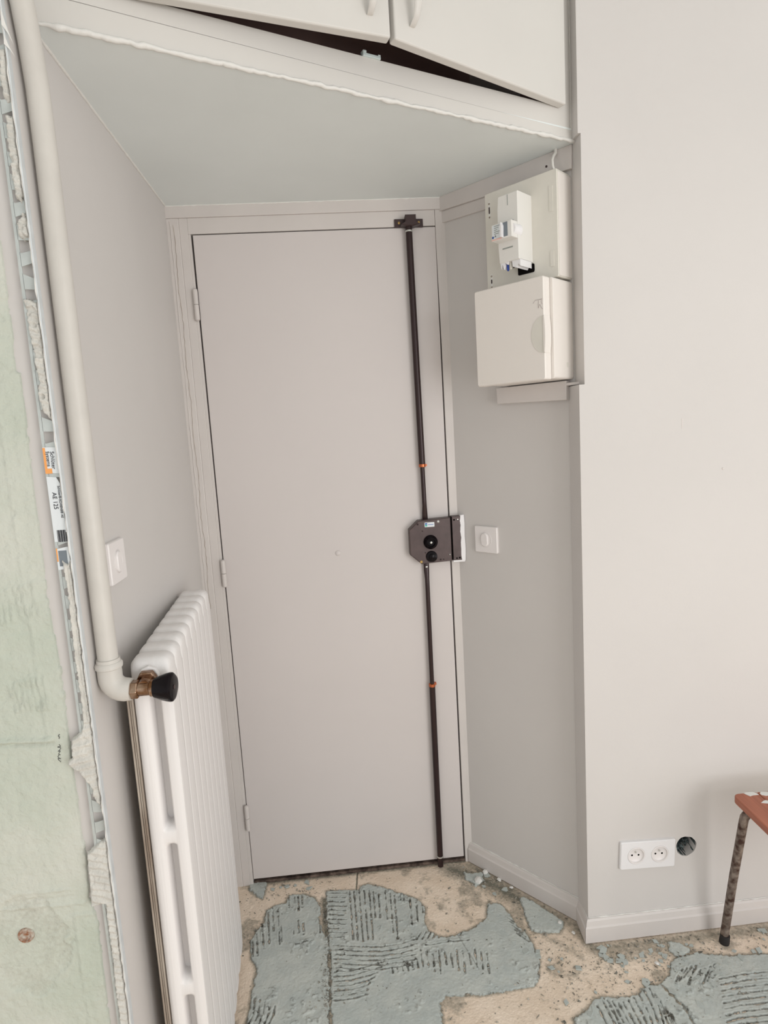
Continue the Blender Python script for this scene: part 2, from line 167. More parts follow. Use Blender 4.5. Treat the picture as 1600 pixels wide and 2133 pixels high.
class MB:
    """collects shapes that become ONE mesh object"""
    def __init__(self): self.bm = bmesh.new()
    def box(self, x0, x1, y0, y1, z0, z1, mi=0):
        vs = [self.bm.verts.new(p) for p in ((x0,y0,z0),(x1,y0,z0),(x1,y1,z0),(x0,y1,z0),(x0,y0,z1),(x1,y0,z1),(x1,y1,z1),(x0,y1,z1))]
        for f in ((0,3,2,1),(4,5,6,7),(0,1,5,4),(1,2,6,5),(2,3,7,6),(3,0,4,7)): self.bm.faces.new([vs[i] for i in f]).material_index = mi
        return self
    def plan(self, pts, z0, z1, mi=0):
        """prism on a plan polygon"""
        a = [self.bm.verts.new((x, y, z0)) for x, y in pts]; b = [self.bm.verts.new((x, y, z1)) for x, y in pts]
        n = len(pts)
        self.bm.faces.new(a[::-1]).material_index = mi; self.bm.faces.new(b).material_index = mi
        for i in range(n): self.bm.faces.new((a[i], a[(i+1) % n], b[(i+1) % n], b[i])).material_index = mi
        return self
    def front(self, pts, y0, y1, mi=0, chamfer=0.0):
        """prism on an x-z polygon from y0 (front) to y1 (back); optional chamfer of the front rim"""
        n = len(pts)
        cx = sum(p[0] for p in pts) / n; cz = sum(p[1] for p in pts) / n
        rings = []
        if chamfer > 0:
            def ins(p):
                dx, dz = cx - p[0], cz - p[1]; d = math.hypot(dx, dz) or 1
                return (p[0] + dx / d * chamfer, p[1] + dz / d * chamfer)
            rings.append([self.bm.verts.new((*(lambda q: (q[0], y0, q[1]))(ins(p)),)) for p in pts])
            rings.append([self.bm.verts.new((p[0], y0 + chamfer, p[1])) for p in pts])
        else: rings.append([self.bm.verts.new((p[0], y0, p[1])) for p in pts])
        rings.append([self.bm.verts.new((p[0], y1, p[1])) for p in pts])
        self.bm.faces.new(rings[0]).material_index = mi; self.bm.faces.new(rings[-1][::-1]).material_index = mi
        for a, b in zip(rings, rings[1:]):
            for i in range(n): self.bm.faces.new((a[i], b[i], b[(i+1) % n], a[(i+1) % n])).material_index = mi
        return self
    def lathe(self, prof, origin, axis, seg=24, mi=0, sides=None):
        """prof: [(radius, distance along axis)]; closed ends"""
        ax = Vector(axis).normalized(); t = Vector((0, 0, 1)) if abs(ax.z) < 0.9 else Vector((1, 0, 0))
        u = ax.cross(t).normalized(); v = ax.cross(u); O = Vector(origin); rings = []
        n = sides or seg
        for r, d in prof:
            rings.append([self.bm.verts.new(O + ax * d + (u * math.cos(2*math.pi*i/n) + v * math.sin(2*math.pi*i/n)) * max(r, 1e-5)) for i in range(n)])
        self.bm.faces.new(rings[0][::-1]).material_index = mi; self.bm.faces.new(rings[-1]).material_index = mi
        for a, b in zip(rings, rings[1:]):
            for i in range(n): self.bm.faces.new((a[i], a[(i+1) % n], b[(i+1) % n], b[i])).material_index = mi
        return self
    def tube(self, pts, rad, seg=14, mi=0):
        P = [Vector(p) for p in pts]; rs = rad if isinstance(rad, (list, tuple)) else [rad] * len(P)
        prev = None; rings = []
        for i, p in enumerate(P):
            d = (P[min(i+1, len(P)-1)] - P[max(i-1, 0)]).normalized()
            if prev is None:
                t = Vector((0, 0, 1)) if abs(d.z) < 0.9 else Vector((1, 0, 0)); u = d.cross(t).normalized()
            else: u = (prev - d * prev.dot(d)).normalized()
            prev = u; v = d.cross(u)
            rings.append([self.bm.verts.new(p + (u * math.cos(2*math.pi*k/seg) + v * math.sin(2*math.pi*k/seg)) * rs[i]) for k in range(seg)])
        self.bm.faces.new(rings[0][::-1]).material_index = mi; self.bm.faces.new(rings[-1]).material_index = mi
        for a, b in zip(rings, rings[1:]):
            for i in range(seg): self.bm.faces.new((a[i], a[(i+1) % seg], b[(i+1) % seg], b[i])).material_index = mi
        return self
    def build(self, name, m, parent=None, bevel=0.0, smooth=False, segs=2, loc=None, rot=None):
        bmesh.ops.recalc_face_normals(self.bm, faces=self.bm.faces)
        me = bpy.data.meshes.new(name); self.bm.to_mesh(me); self.bm.free()
        for x in (m if isinstance(m, (list, tuple)) else [m]): me.materials.append(x)
        if smooth:
            for p in me.polygons: p.use_smooth = True
            try: me.set_sharp_from_angle(angle=R(40))
            except Exception: pass
        o = bpy.data.objects.new(name, me); COL.objects.link(o)
        if parent: o.parent = parent
        if loc: o.location = loc
        if rot: o.rotation_euler = rot
        if bevel > 0:
            b = o.modifiers.new('bevel', 'BEVEL'); b.width = bevel; b.segments = segs; b.limit_method = 'ANGLE'; b.angle_limit = R(40)
        return o

def rrect(x0, x1, z0, z1, r, n=5):
    out = []
    for cx, cz, a0 in ((x1-r, z1-r, 0), (x0+r, z1-r, 90), (x0+r, z0+r, 180), (x1-r, z0+r, 270)):
        for i in range(n+1):
            a = R(a0 + 90*i/n); out.append((cx + r*math.cos(a), cz + r*math.sin(a)))
    return out
def circ(cx, cz, r, n=28): return [(cx + r*math.cos(2*math.pi*i/n), cz + r*math.sin(2*math.pi*i/n)) for i in range(n)]

def text(name, s, size, m, parent, loc, rot, extrude=0.0002, stretch=1.0):
    cu = bpy.data.curves.new(name, 'FONT'); cu.body = s; cu.size = size; cu.extrude = extrude; cu.align_x = 'CENTER'; cu.align_y = 'CENTER'
    tmp = bpy.data.objects.new(name + '_t', cu); COL.objects.link(tmp)
    dg = bpy.context.evaluated_depsgraph_get(); me = bpy.data.meshes.new_from_object(tmp.evaluated_get(dg))
    bpy.data.objects.remove(tmp); me.materials.clear(); me.materials.append(m)
    o = bpy.data.objects.new(name, me); COL.objects.link(o)
    if parent: o.parent = parent
    o.location = loc; o.rotation_euler = rot; o.scale = (stretch, 1, 1)
    return o

# ---------------------------------------------------------------- numpy relief helpers
def vnoise(x, y, seed=0):
    xi = np.floor(x).astype(np.int64); yi = np.floor(y).astype(np.int64); fx = x - xi; fy = y - yi
    fx = fx*fx*(3-2*fx); fy = fy*fy*(3-2*fy)
    def h(a, b):
        n = (a * 374761393 + b * 668265263 + seed * 1442695041) & 0xFFFFFFFF
        n = ((n ^ (n >> 13)) * 1274126177) & 0xFFFFFFFF
        return ((n ^ (n >> 16)) & 0xFFFF) / 65535.0
    return (h(xi, yi)*(1-fx) + h(xi+1, yi)*fx)*(1-fy) + (h(xi, yi+1)*(1-fx) + h(xi+1, yi+1)*fx)*fy
def fbm(x, y, oct=4, seed=0):
    s = 0; a = 0.5; t = 0
    for o in range(oct): s = s + a*vnoise(x*2**o, y*2**o, seed+o*17); t += a; a *= 0.5
    return s / t
def seg_dist(X, Y, P):
    d = np.full(X.shape, 9.0)
    for (x0, y0), (x1, y1) in zip(P, P[1:]):
        vx, vy = x1-x0, y1-y0; L = vx*vx+vy*vy + 1e-12
        t = np.clip(((X-x0)*vx + (Y-y0)*vy)/L, 0, 1)
        d = np.minimum(d, np.hypot(X-x0-t*vx, Y-y0-t*vy))
    return d
def poly_sd(X, Y, P):
    """signed distance, positive inside"""
    ins = np.zeros(X.shape, bool); n = len(P)
    for i in range(n):
        x0, y0 = P[i]; x1, y1 = P[(i+1) % n]
        c = ((y0 > Y) != (y1 > Y)) & (X < (x1-x0)*(Y-y0)/((y1-y0) if y1 != y0 else 1e-9) + x0)
        ins ^= c
    return np.where(ins, 1, -1) * seg_dist(X, Y, list(P) + [P[0]])
def sstep(a, b, x):
    t = np.clip((x-a)/(b-a), 0, 1); return t*t*(3-2*t)

def grid_mesh(name, X, Y, H, keep, dirt_shade, m, parent, wallmode=False, ybase=0.0, smooth=True):
    """X,Y 2-D plan arrays, H height; wallmode: plan is (x,z) and height goes toward -y from ybase"""
    ny, nx = X.shape
    idx = -np.ones(X.shape, np.int64)
    kf = keep[:-1, :-1] & keep[1:, :-1] & keep[:-1, 1:] & keep[1:, 1:]
    kv = np.zeros(X.shape, bool); kv[:-1, :-1] |= kf; kv[1:, :-1] |= kf; kv[:-1, 1:] |= kf; kv[1:, 1:] |= kf
    idx[kv] = np.arange(kv.sum())
    co = np.stack([X[kv], ybase - H[kv], Y[kv]], 1) if wallmode else np.stack([X[kv], Y[kv], H[kv]], 1)
    a = idx[:-1, :-1][kf]; b = idx[:-1, 1:][kf]; c = idx[1:, 1:][kf]; d = idx[1:, :-1][kf]
    F = np.stack([a, b, c, d], 1)
    me = bpy.data.meshes.new(name)
    me.vertices.add(len(co)); me.vertices.foreach_set('co', co.astype(np.float32).ravel())
    me.loops.add(F.size); me.loops.foreach_set('vertex_index', F.astype(np.int32).ravel())
    me.polygons.add(len(F)); me.polygons.foreach_set('loop_start', np.arange(0, F.size, 4, dtype=np.int32))
    try: me.polygons.foreach_set('loop_total', np.full(len(F), 4, dtype=np.int32))
    except Exception: pass
    me.update(calc_edges=True); me.validate()
    if smooth: me.polygons.foreach_set('use_smooth', np.ones(len(F), bool))
    at = me.attributes.new('dirt_shade', 'FLOAT', 'POINT'); at.data.foreach_set('value', (dirt_shade[kv] if dirt_shade is not None else np.zeros(len(co))).astype(np.float32))
    me.materials.append(m)
    o = bpy.data.objects.new(name, me); COL.objects.link(o)
    if parent: o.parent = parent
    return o

# ---------------------------------------------------------------- floor
FX0, FX1, FY0, FY1, RES = -0.10, 1.72, -0.98, 0.06, 0.0021
gx = np.arange(FX0, FX1, RES); gy = np.arange(FY0, FY1, RES)
X, Y = np.meshgrid(gx, gy)
flr = MB().plan([(-2.2, -4.2), (3.4, -4.2), (3.4, 0.4), (-2.2, 0.4)], -0.12, ZF - 0.004).build('floor', M['screed'])
props(flr, 'stripped beige screed floor with patches of grey tile adhesive', 'floor', kind='structure')
base = ZF + 0.0025*(fbm(X*14, Y*14, 4, 3) - 0.5) + 0.0012*(fbm(X*160, Y*160, 2, 9) - 0.5)
dirt_shade = np.zeros(X.shape)
def dline(P, w, k):
    global dirt_shade
    dirt_shade = np.maximum(dirt_shade, k*np.clip(1 - seg_dist(X, Y, P)/w, 0, 1))
dline([(0.236, -0.14), (0.256, -0.57)], 0.012, 0.75)
dline([(0.0, 0.005), (0.72, 0.005)], 0.018, 0.8)
dline([(0.72, -0.02), (0.97, -0.31), (0.99, -0.40), (1.7, -0.40)], 0.035, 0.55)
dline([(0.66, -0.03), (0.78, -0.12), (0.90, -0.26)], 0.06, 0.75)
dline([(0.236, -0.10), (0.238, -0.20)], 0.022, 0.8)
dline([(0.258, -0.42), (0.30, -0.50)], 0.03, 0.8)
dline([(1.03, -0.41), (1.25, -0.43)], 0.05, 0.45)
dline([(0.70, -0.16), (0.84, -0.30), (0.95, -0.42)], 0.02, 0.3)
_pn = 0.6 + 0.8*fbm(X*90, Y*90, 3, 33)
for _P in PATCH.values():
    _l = min(p[1] for p in _P)
    if _l < -0.5: _P = [(x, y - 0.22 if y < _l + 0.045 else y) for x, y in _P]
    dirt_shade = np.maximum(dirt_shade, 0.62*np.clip(1 - np.abs(poly_sd(X, Y, _P))/(0.011*_pn), 0, 1))
# long crack of the board joint, running from the door towards the camera
dirt_shade = np.maximum(dirt_shade, 0.42*sstep(.56, .72, fbm(X*16, Y*16, 4, 91)))
crk = seg_dist(X, Y, [(0.345, 0.02), (0.336, -0.10)])
base = base - 0.004*np.clip(1 - crk/0.003, 0, 1); dirt_shade = np.maximum(dirt_shade, np.clip(1 - crk/0.004, 0, 1))
screed = grid_mesh('screed_surface', X, Y, base, np.ones(X.shape, bool), dirt_shade, M['screed'], flr)

edge_n = (fbm(X*60, Y*60, 3, 21) - 0.5)*0.012 + (fbm(X*200, Y*200, 2, 5) - 0.5)*0.006
ridge = np.zeros(X.shape); groove = np.zeros(X.shape)
wob = (fbm(X*70, Y*70, 2, 31) - 0.5)
for S in STROKES:
    xs = [p[0] for p in S]; ys = [p[1] for p in S]
    jx = (gx > min(xs)-0.02) & (gx < max(xs)+0.02); jy = (gy > min(ys)-0.02) & (gy < max(ys)+0.02)
    if not jx.any() or not jy.any(): continue
    i0, i1 = np.where(jy)[0][[0, -1]]; j0, j1 = np.where(jx)[0][[0, -1]]
    sl = (slice(i0, i1+1), slice(j0, j1+1))
    d = seg_dist(X[sl], Y[sl], S) + 0.006*wob[sl]
    brk = fbm(X[sl]*120, Y[sl]*120, 2, 77)
    ridge[sl] = np.maximum(ridge[sl], np.clip(1 - np.abs(d-0.0042)/0.0040, 0, 1) * sstep(0.22, 0.42, brk))
    groove[sl] = np.maximum(groove[sl], np.clip(1.25 - np.abs(d)/0.0026, 0, 1) * sstep(0.18, 0.40, brk))
lump = sstep(0.58, 0.70, fbm(X*75, Y*75, 3, 55)) * sstep(0.47, 0.60, fbm(X*11, Y*11, 2, 60))
for k, P in PATCH.items():
    if k in 'ABCD':
        lowest = min(p[1] for p in P); P = [(x, y - 0.22 if y < lowest + 0.045 else y) for x, y in P]
    sd = poly_sd(X, Y, P) + edge_n
    keep = sd > -0.004
    th = 0.0052 if k not in 'EH' else 0.0070
    hh = base + th*sstep(-0.002, 0.0025, sd) - 0.002 + 0.0013*ridge - 0.0034*groove + 0.0024*lump + 0.0010*(fbm(X*34, Y*34, 3, 8) - 0.5)
    dd = 0.40*np.clip(1 - np.abs(sd)/0.004, 0, 1) + 0.62*groove + 0.35*lump*(fbm(X*200, Y*200, 2, 2) > 0.5)  # groove term paints shade into the trowel lines; the rest is debris
    if k in 'ABCD':
        dd = np.maximum(dd, 0.5*np.clip(1 - seg_dist(X, Y, [(0.62, -0.28), (0.66, -0.42)])/0.003, 0, 1))
    grid_mesh('adhesive_patch', X, Y, hh, keep, dd, M['adhesive'], flr)

# loose debris: flakes one by one, crumbs as stuff
rnd = random.Random(5)
flake_protos = []
for i in range(7):
    mb = MB(); n = rnd.choice([3, 4, 4, 5]); r0 = 0.55
    pts = [(r0*rnd.uniform(.65, 1.15)*math.cos(2*math.pi*k/n + rnd.uniform(-.3, .3)), r0*rnd.uniform(.5, 1.0)*math.sin(2*math.pi*k/n)) for k in range(n)]
    mb.plan(pts, 0, 0.13); bmesh.ops.recalc_face_normals(mb.bm, faces=mb.bm.faces)
    me = bpy.data.meshes.new('adhesive_flake'); mb.bm.to_mesh(me); mb.bm.free(); me.materials.append(M['flake']); flake_protos.append(me)
clusters = [((0.13, -0.035), .05, 7, 'under the hinge side of the door'), ((0.30, -0.16), .03, 2, 'on the ridged patch before the door'), ((0.80, -0.13), .04, 6, 'along the slanted alcove baseboard'), ((0.74, -0.07), .03, 6, 'in the corner by the lower bolt rod'), ((0.90, -0.27), .03, 3, 'on the pale patch at the alcove baseboard'),
            ((1.03, -0.425), .03, 8, 'by the outer corner of the baseboard'), ((1.10, -0.45), .05, 16, 'in the heap below the double socket'), ((1.20, -0.44), .05, 14, 'in the heap between socket and stool leg'), ((1.24, -0.50), .05, 10, 'on the big patch before the stool leg'), ((1.36, -0.47), .05, 5, 'around the rubber foot of the stool'),
            ((1.48, -0.41), .03, 5, 'along the baseboard under the stool seat'), ((0.88, -0.44), .05, 6, 'on the bare strip before the alcove corner'), ((0.80, -0.36), .05, 5, 'at the right end of the ridged patch'), ((0.93, -0.55), .06, 6, 'on the beige screed at the bottom edge of the picture'), ((0.24, -0.42), .03, 5, 'in the joint beside the radiator patch'), ((1.14, -0.56), .06, 9, 'on the combed patch at the bottom right'), ((0.32, -0.46), .04, 6, 'at the lower end of the joint between patches')]
for (cx, cy), rr, n, where in clusters:
    for k in range(n):
        x = cx + rnd.gauss(0, rr*.8); y = cy + rnd.gauss(0, rr*.5)
        if x > 0.985 and y > -0.39: y = -0.392 - rnd.random()*0.02
        if x < 0.985 and (x - 0.72)*0.7534 + y*0.6576 > -0.012: continue
        if y > -0.01: continue
        s = rnd.uniform(.010, .026)
        o = bpy.data.objects.new('adhesive_flake', rnd.choice(flake_protos)); COL.objects.link(o)
        o.location = (x, y, ZF + 0.0012); o.scale = (s, s, s*.9); o.rotation_euler = (rnd.uniform(-.12, .12), rnd.uniform(-.12, .12), rnd.uniform(0, 6.28))
        props(o, 'small blue-grey adhesive flake ' + where, 'debris', 'flakes ' + where)
mb = MB()
for k in range(5200):
    if rnd.random() < .45:
        c = rnd.choice(clusters); x = c[0][0] + rnd.gauss(0, c[1]*1.4); y = c[0][1] + rnd.gauss(0, c[1])
    elif rnd.random() < .4: x = 0.246 + rnd.gauss(0, .008); y = rnd.uniform(-.6, -.1)
    else: x = rnd.uniform(-.05, 1.65); y = rnd.uniform(-.75, -.01)
    if x > 0.97 and y > -0.388: continue
    if math.hypot(x-1.357, y+.43) < .03 or math.hypot(x-1.355, y+.81) < .03: continue
    if x < 0.99 and (x - 0.72)*0.7534 + y*0.6576 > -0.006: continue
    s = rnd.uniform(.0010, .0034) if rnd.random() < .9 else rnd.uniform(.003, .006); z = ZF + rnd.uniform(0, .0015)
    vv = [mb.bm.verts.new((x + s*rnd.uniform(-1.4, 1.4), y + s*rnd.uniform(-1, 1), z + dz*s)) for dz in (0, 0, 0, 1.2)]
    for f in ((0, 1, 2), (0, 3, 1), (1, 3, 2), (2, 3, 0)): mb.bm.faces.new([vv[i] for i in f])
cr = mb.build('floor_crumbs', M['crumb']); props(cr, 'scattered tiny crumbs of adhesive and screed over the stripped floor', 'debris', kind='stuff')
mb = MB()
for x, y, s in ((0.765, -0.065, .010), (0.80, -0.105, .008), (0.83, -0.145, .007), (0.93, -0.30, .007), (0.735, -0.10, .014), (1.135, -0.47, .007), (0.955, -0.34, .006)):
    o = MB().lathe([(s*.5, 0), (s, s*.3), (s*.8, s*.8), (s*.2, s)], (0, 0, 0), (0, 0, 1), sides=6).build('plaster_chip', M['caulk'], loc=(x, y, ZF + .002), rot=(0.2, 0.3, x*40))
    props(o, 'small pale chip of plaster lying near the alcove baseboard', 'debris', 'pale plaster chips along the alcove baseboard')
mb.bm.free()

# ---------------------------------------------------------------- walls, ceiling
A_ = (0.736, 0.0); UX, UY = 0.65756, -0.75340
def W(s, n=0.0): return (A_[0] + UX*s - 0.75340*n, A_[1] + UY*s - 0.65756*n)   # point on the slanted right wall, n metres in front of it
B_ = W(0.393); B2 = W(0.411)

o = MB().box(-0.16, -0.07, -0.850, 0.14, -0.10, 2.9).box(-0.0735, -0.07, -0.868, -0.850, -0.02, 2.9).build('wall_left', M['wall'])
props(o, 'smooth greige painted alcove wall behind the radiator', 'wall', kind='structure')
o = MB().plan([W(-0.02), W(0.44), (1.12, -0.22), (0.88, 0.1)], -0.10, 2.9).build('wall_alcove_right', M['wall'])
props(o, 'slanted greige wall of the alcove carrying the meter boxes', 'wall', kind='structure')
o = MB().plan([B_, (0.989, -0.3675), (1.02, -0.3675), (1.02, -0.30)], -0.10, 1.535).build('wall_jamb', M['wall'], bevel=0.002)
props(o, 'narrow return of wall between slanted alcove wall and front wall', 'wall', kind='structure')
# front wall to the right, with the round hole for a missing outlet
def front_wall():
    bm = bmesh.new()
    out = [(0.989, -0.10), (3.3, -0.10), (3.3, 2.9), (0.996, 2.9), (0.996, 2.125), (1.003, 2.125), (1.003, 1.535), (0.989, 1.535)]
    hole = []
    for i in range(36):
        a = 2*math.pi*i/36; r = 0.0295*(1 + 0.03*math.sin(3*a + 1) + 0.012*math.sin(7*a) + rnd.uniform(-.02, .02)); hole.append((1.276 + r*math.cos(a), 0.2405 + r*math.sin(a)))
    def loop(P, y):
        v = [bm.verts.new((p[0], y, p[1])) for p in P]; return v, [bm.edges.new((v[i], v[(i+1) % len(v)])) for i in range(len(v))]
    for y in (-0.368, -0.30):
        v1, e1 = loop(out, y); v2, e2 = loop(hole, y)
        bmesh.ops.triangle_fill(bm, use_beauty=True, use_dissolve=False, edges=e1 + e2)
        if y == -0.368: fo, fh = v1, v2
        else:
            for a, b in ((fo, v1), (fh, v2)):
                for i in range(len(a)): bm.faces.new((a[i], a[(i+1) % len(a)], b[(i+1) % len(a)], b[i]))
    bmesh.ops.recalc_face_normals(bm, faces=bm.faces)
    me = bpy.data.meshes.new('wall_right'); bm.to_mesh(me); bm.free(); me.materials.append(M['wall'])
    o = bpy.data.objects.new('wall_right', me); COL.objects.link(o); return o
wr = front_wall(); props(wr, 'bright greige front wall to the right of the alcove', 'wall', kind='structure')
mb = MB()
prof = [(0.030, 0.0), (0.030, 0.045), (0.001, 0.050)]
bm = mb.bm; rings = []
for r, d in prof:
    rings.append([bm.verts.new((1.276 + r*(1 + rnd.uniform(-.08, .05))*math.cos(2*math.pi*i/30), -0.366 + d + rnd.uniform(0, .003), 0.2405 + r*(1 + rnd.uniform(-.08, .05))*math.sin(2*math.pi*i/30))) for i in range(30)])
for a, b in zip(rings, rings[1:]):
    for i in range(30): bm.faces.new((a[i], a[(i+1) % 30], b[(i+1) % 30], b[i]))
mb.build('hole_lining', M['holegrey'], wr)
mb = MB()
for i in range(22):
    a = rnd.uniform(3.0, 6.3); r = rnd.uniform(.012, .027); s = rnd.uniform(.002, .006)
    mb.lathe([(s*.6, 0), (s, s*.5), (s*.3, s)], (1.276 + r*math.cos(a), -0.350 + rnd.uniform(0, .02), 0.2405 + r*math.sin(a)), (rnd.uniform(-1, 1), -1, 1), sides=5)
props(mb.build('hole_rubble', M['holegrey'], wr), kind='stuff')
props(wr.children[-1], 'broken plaster inside the hole')
MB().box(1.2575, 1.2605, -0.3685, -0.366, 1.409, 1.436).build('plaster_scar', M['trim'], None)
ps = bpy.data.objects['plaster_scar']; ps.parent = wr
MB().lathe([(.0035, 0), (.003, .001), (.001, .0016)], (1.37, -0.368, 1.30), (0, -1, 0), sides=7).build('plaster_pimple', M['trim'], wr)

# stripped green wall facing the camera on the far left
GX = np.arange(-0.62, -0.0735, 0.0030); GZ = np.arange(-0.02, 2.30, 0.0030); GXX, GZZ = np.meshgrid(GX, GZ)
gw = MB().box(-2.2, -0.073, -0.842, -0.76, -0.10, 2.9).build('wall_stripped', M['board'])
props(gw, 'stripped wall beside the edge profile, beige board under pale green plaster', 'wall', kind='structure')
sdg = poly_sd(GXX, GZZ, [(-3, 2.4)] + [(-0.121, 2.4)] + GREEN + [(-0.112, -0.5), (-3, -0.5)]) + (fbm(GXX*90, GZZ*90, 3, 4) - 0.5)*0.005
h = -0.009 + 0.0145*sstep(-0.001, 0.002, sdg) + 0.0030*(fbm(GXX*9, GZZ*5, 3, 12) - 0.5) + 0.0030*(fbm(GXX*75, GZZ*60, 3, 15) - 0.5)
gd = np.zeros(h.shape)
def gline(P, w, k, dk=0.0):
    global h, gd
    d = seg_dist(GXX, GZZ, P) + 0.003*(fbm(GXX*80, GZZ*80, 2, 40) - .5)
    h = h + k*np.clip(1 - np.abs(d)/w, 0, 1)**.7
    if dk: gd = np.maximum(gd, dk*np.clip(1 - np.abs(d)/w, 0, 1))
gline([(-0.60, 0.968), (-0.2342, 0.9616), (-0.150, 0.9575)], 0.006, 0.006)
gline([(-0.60, 0.955), (-0.2342, 0.9536), (-0.150, 0.950)], 0.004, -0.004, .3)
gline([(-0.60, 0.650), (-0.2317, 0.6473), (-0.1326, 0.6462)], 0.004, 0.003)
gline([(-0.25, 0.678), (-0.1502, 0.6749)], 0.003, 0.003); gline([(-0.235, 0.662), (-0.155, 0.66)], 0.003, -0.003)
gline([(-0.166, 2.2), (-0.160, 1.3), (-0.155, 0.95)], 0.003, 0.002); gline([(-0.152, 0.62), (-0.1485, 0.3)], 0.003, 0.0025); gline([(-0.152, 0.625), (-0.118, 0.622)], 0.004, 0.003)
gline([(-0.205, 1.64), (-0.125, 1.575)], 0.003, .002)
for cxx, czz, n in ((-0.225, 1.19, 5), (-0.205, 1.035, 7), (-0.175, 1.20, 4)):
    for i in range(n): gline([(cxx + i*.0095, czz + .026 + i*.002), (cxx + .006 + i*.0088, czz - .022)], 0.0028, 0.0032)
# blown patch round the rusty fixing
dc = np.hypot((GXX + 0.235)*1.0, (GZZ - 0.575)*0.75) + 0.03*(fbm(GXX*40, GZZ*40, 3, 71) - .5)
h = h - 0.0030*sstep(0.072, 0.066, dc); gd = np.maximum(gd, 0.35*(dc < 0.069)*fbm(GXX*30, GZZ*30, 3, 7))
grid_mesh('green_plaster', GXX, GZZ, h, sdg > -0.004, gd, M['green'], gw, wallmode=True, ybase=-0.848)
MB().lathe([(.0145, 0), (.0135, .003), (.010, .0035), (.009, .001), (.001, .0005)], (-0.2403, -0.850, 0.5935), (0, -1, 0), sides=18).build('rusty_fixing', M['rustyfix'], gw, smooth=True)['label'] = 'round rusty metal fixing'
for x, z in ((-0.1106, 1.578), (-0.1081, 1.3158)):
    MB().lathe([(.0042, 0), (.0042, .002), (.002, .003), (.0015, .001)], (x, -0.842, z), (0, -1, 0), sides=12).build('screw_head', M['rustyfix'], gw)
# the pencil scribble
pts = []
q = random.Random(12)
for i in range(46):
    t = i/45.0; a = .0012 + .0012*abs(math.sin(t*5.3 + .4))
    pts.append((-0.1375 - 0.003*t + a*math.sin(t*33) + q.uniform(-.0004, .0004), -0.8548, 0.947 - 0.030*t + a*.8*math.cos(t*27 + 1) + q.uniform(-.0004, .0004)))
MB().tube(pts, 0.0004, seg=5).build('handwriting_scribble', M['ink'], gw)
MB().tube([(-0.1345, -0.8548, 0.966), (-0.137, -0.8548, 0.963), (-0.1350, -0.8548, 0.961), (-0.1362, -0.8548, 0.958)], 0.0005, seg=5).build('handwriting_scribble', M['ink'], gw)

o = MB().box(-2.2, 3.4, -4.2, 0.4, 2.72, 2.85).build('ceiling', M['soffit']); props(o, 'plain ceiling of the room above the frame', 'ceiling', kind='structure')
sof = MB().plan([(-0.07, 0.02), (0.74, 0.02), (1.02, -0.30), (1.020, -0.3212), (-0.07, -0.7893)], ZS, ZS + 0.03).build('ceiling_alcove', M['soffit'])
props(sof, 'cool grey sloping-edged soffit over the alcove', 'ceiling', kind='structure')
def bead(name, p0, p1, r, n, seed, amp=0.35, flat=0.6):
    P0, P1 = Vector(p0), Vector(p1); L = (P1 - P0).length; n = int(L/0.004)
    s = np.arange(n+1)*0.004; w = fbm(s*55, s*0 + seed*3.3, 3, seed); w2 = fbm(s*90, s*0 + seed*5.1, 2, seed + 4)
    pts = [P0.lerp(P1, i/n) + Vector((0, 0, (w2[i] - .5)*r*.9)) for i in range(n+1)]; rs = [r*(1 + 2.4*amp*(w[i] - .5)) for i in range(n+1)]
    return MB().tube(pts, rs, seg=10).build(name, M['caulk'], sof, smooth=True)
bead('caulk_bead', (-0.062, -0.7870, ZS + .0015), (1.014, -0.3240, ZS + .0015), 0.0044, 190, 1, .5)
bead('caulk_bead', (-0.069, -0.78, ZS), (-0.069, -0.003, ZS), 0.0030, 60, 2, .25)
bead('caulk_bead', (-0.068, -0.002, ZS - .001), (0.735, -0.002, ZS - .001), 0.0030, 70, 3, .3)
bead('caulk_bead', (*W(0.0, .004), ZS - .001), (*W(0.41, .004), ZS - .001), 0.0032, 40, 4, .3)

o = MB().box(-0.16, 0.90, 0.065, 0.20, -0.10, 2.9).build('wall_back', M['black']); props(o, 'wall behind the entrance door, coloured black in place of shade', 'wall', kind='structure')  # black colour stands in for the darkness behind the door

# boards under the soffit along the slanted wall
tb = empty('trim_1', (*A_, 0), math.atan2(UY, UX), 'painted boards along the top of the slanted alcove wall', 'trim', kind='structure')
MB().front([(-0.01, ZS), (0.415, ZS), (0.413, 2.066), (-0.01, 2.083)], -0.012, 0.004).build('board', M['trim'], tb, bevel=.0012)
MB().front([(-0.01, 2.083), (0.18, 2.076), (0.18, 2.044), (-0.01, 2.050)], -0.006, 0.004).build('board', M['trim'], tb, bevel=.002)
MB().lathe([(.003, 0), (.003, .001), (.0005, .0004)], (0.345, -0.012, 2.092), (0, -1, 0), sides=8).build('nail_hole', M['bracket'], tb)
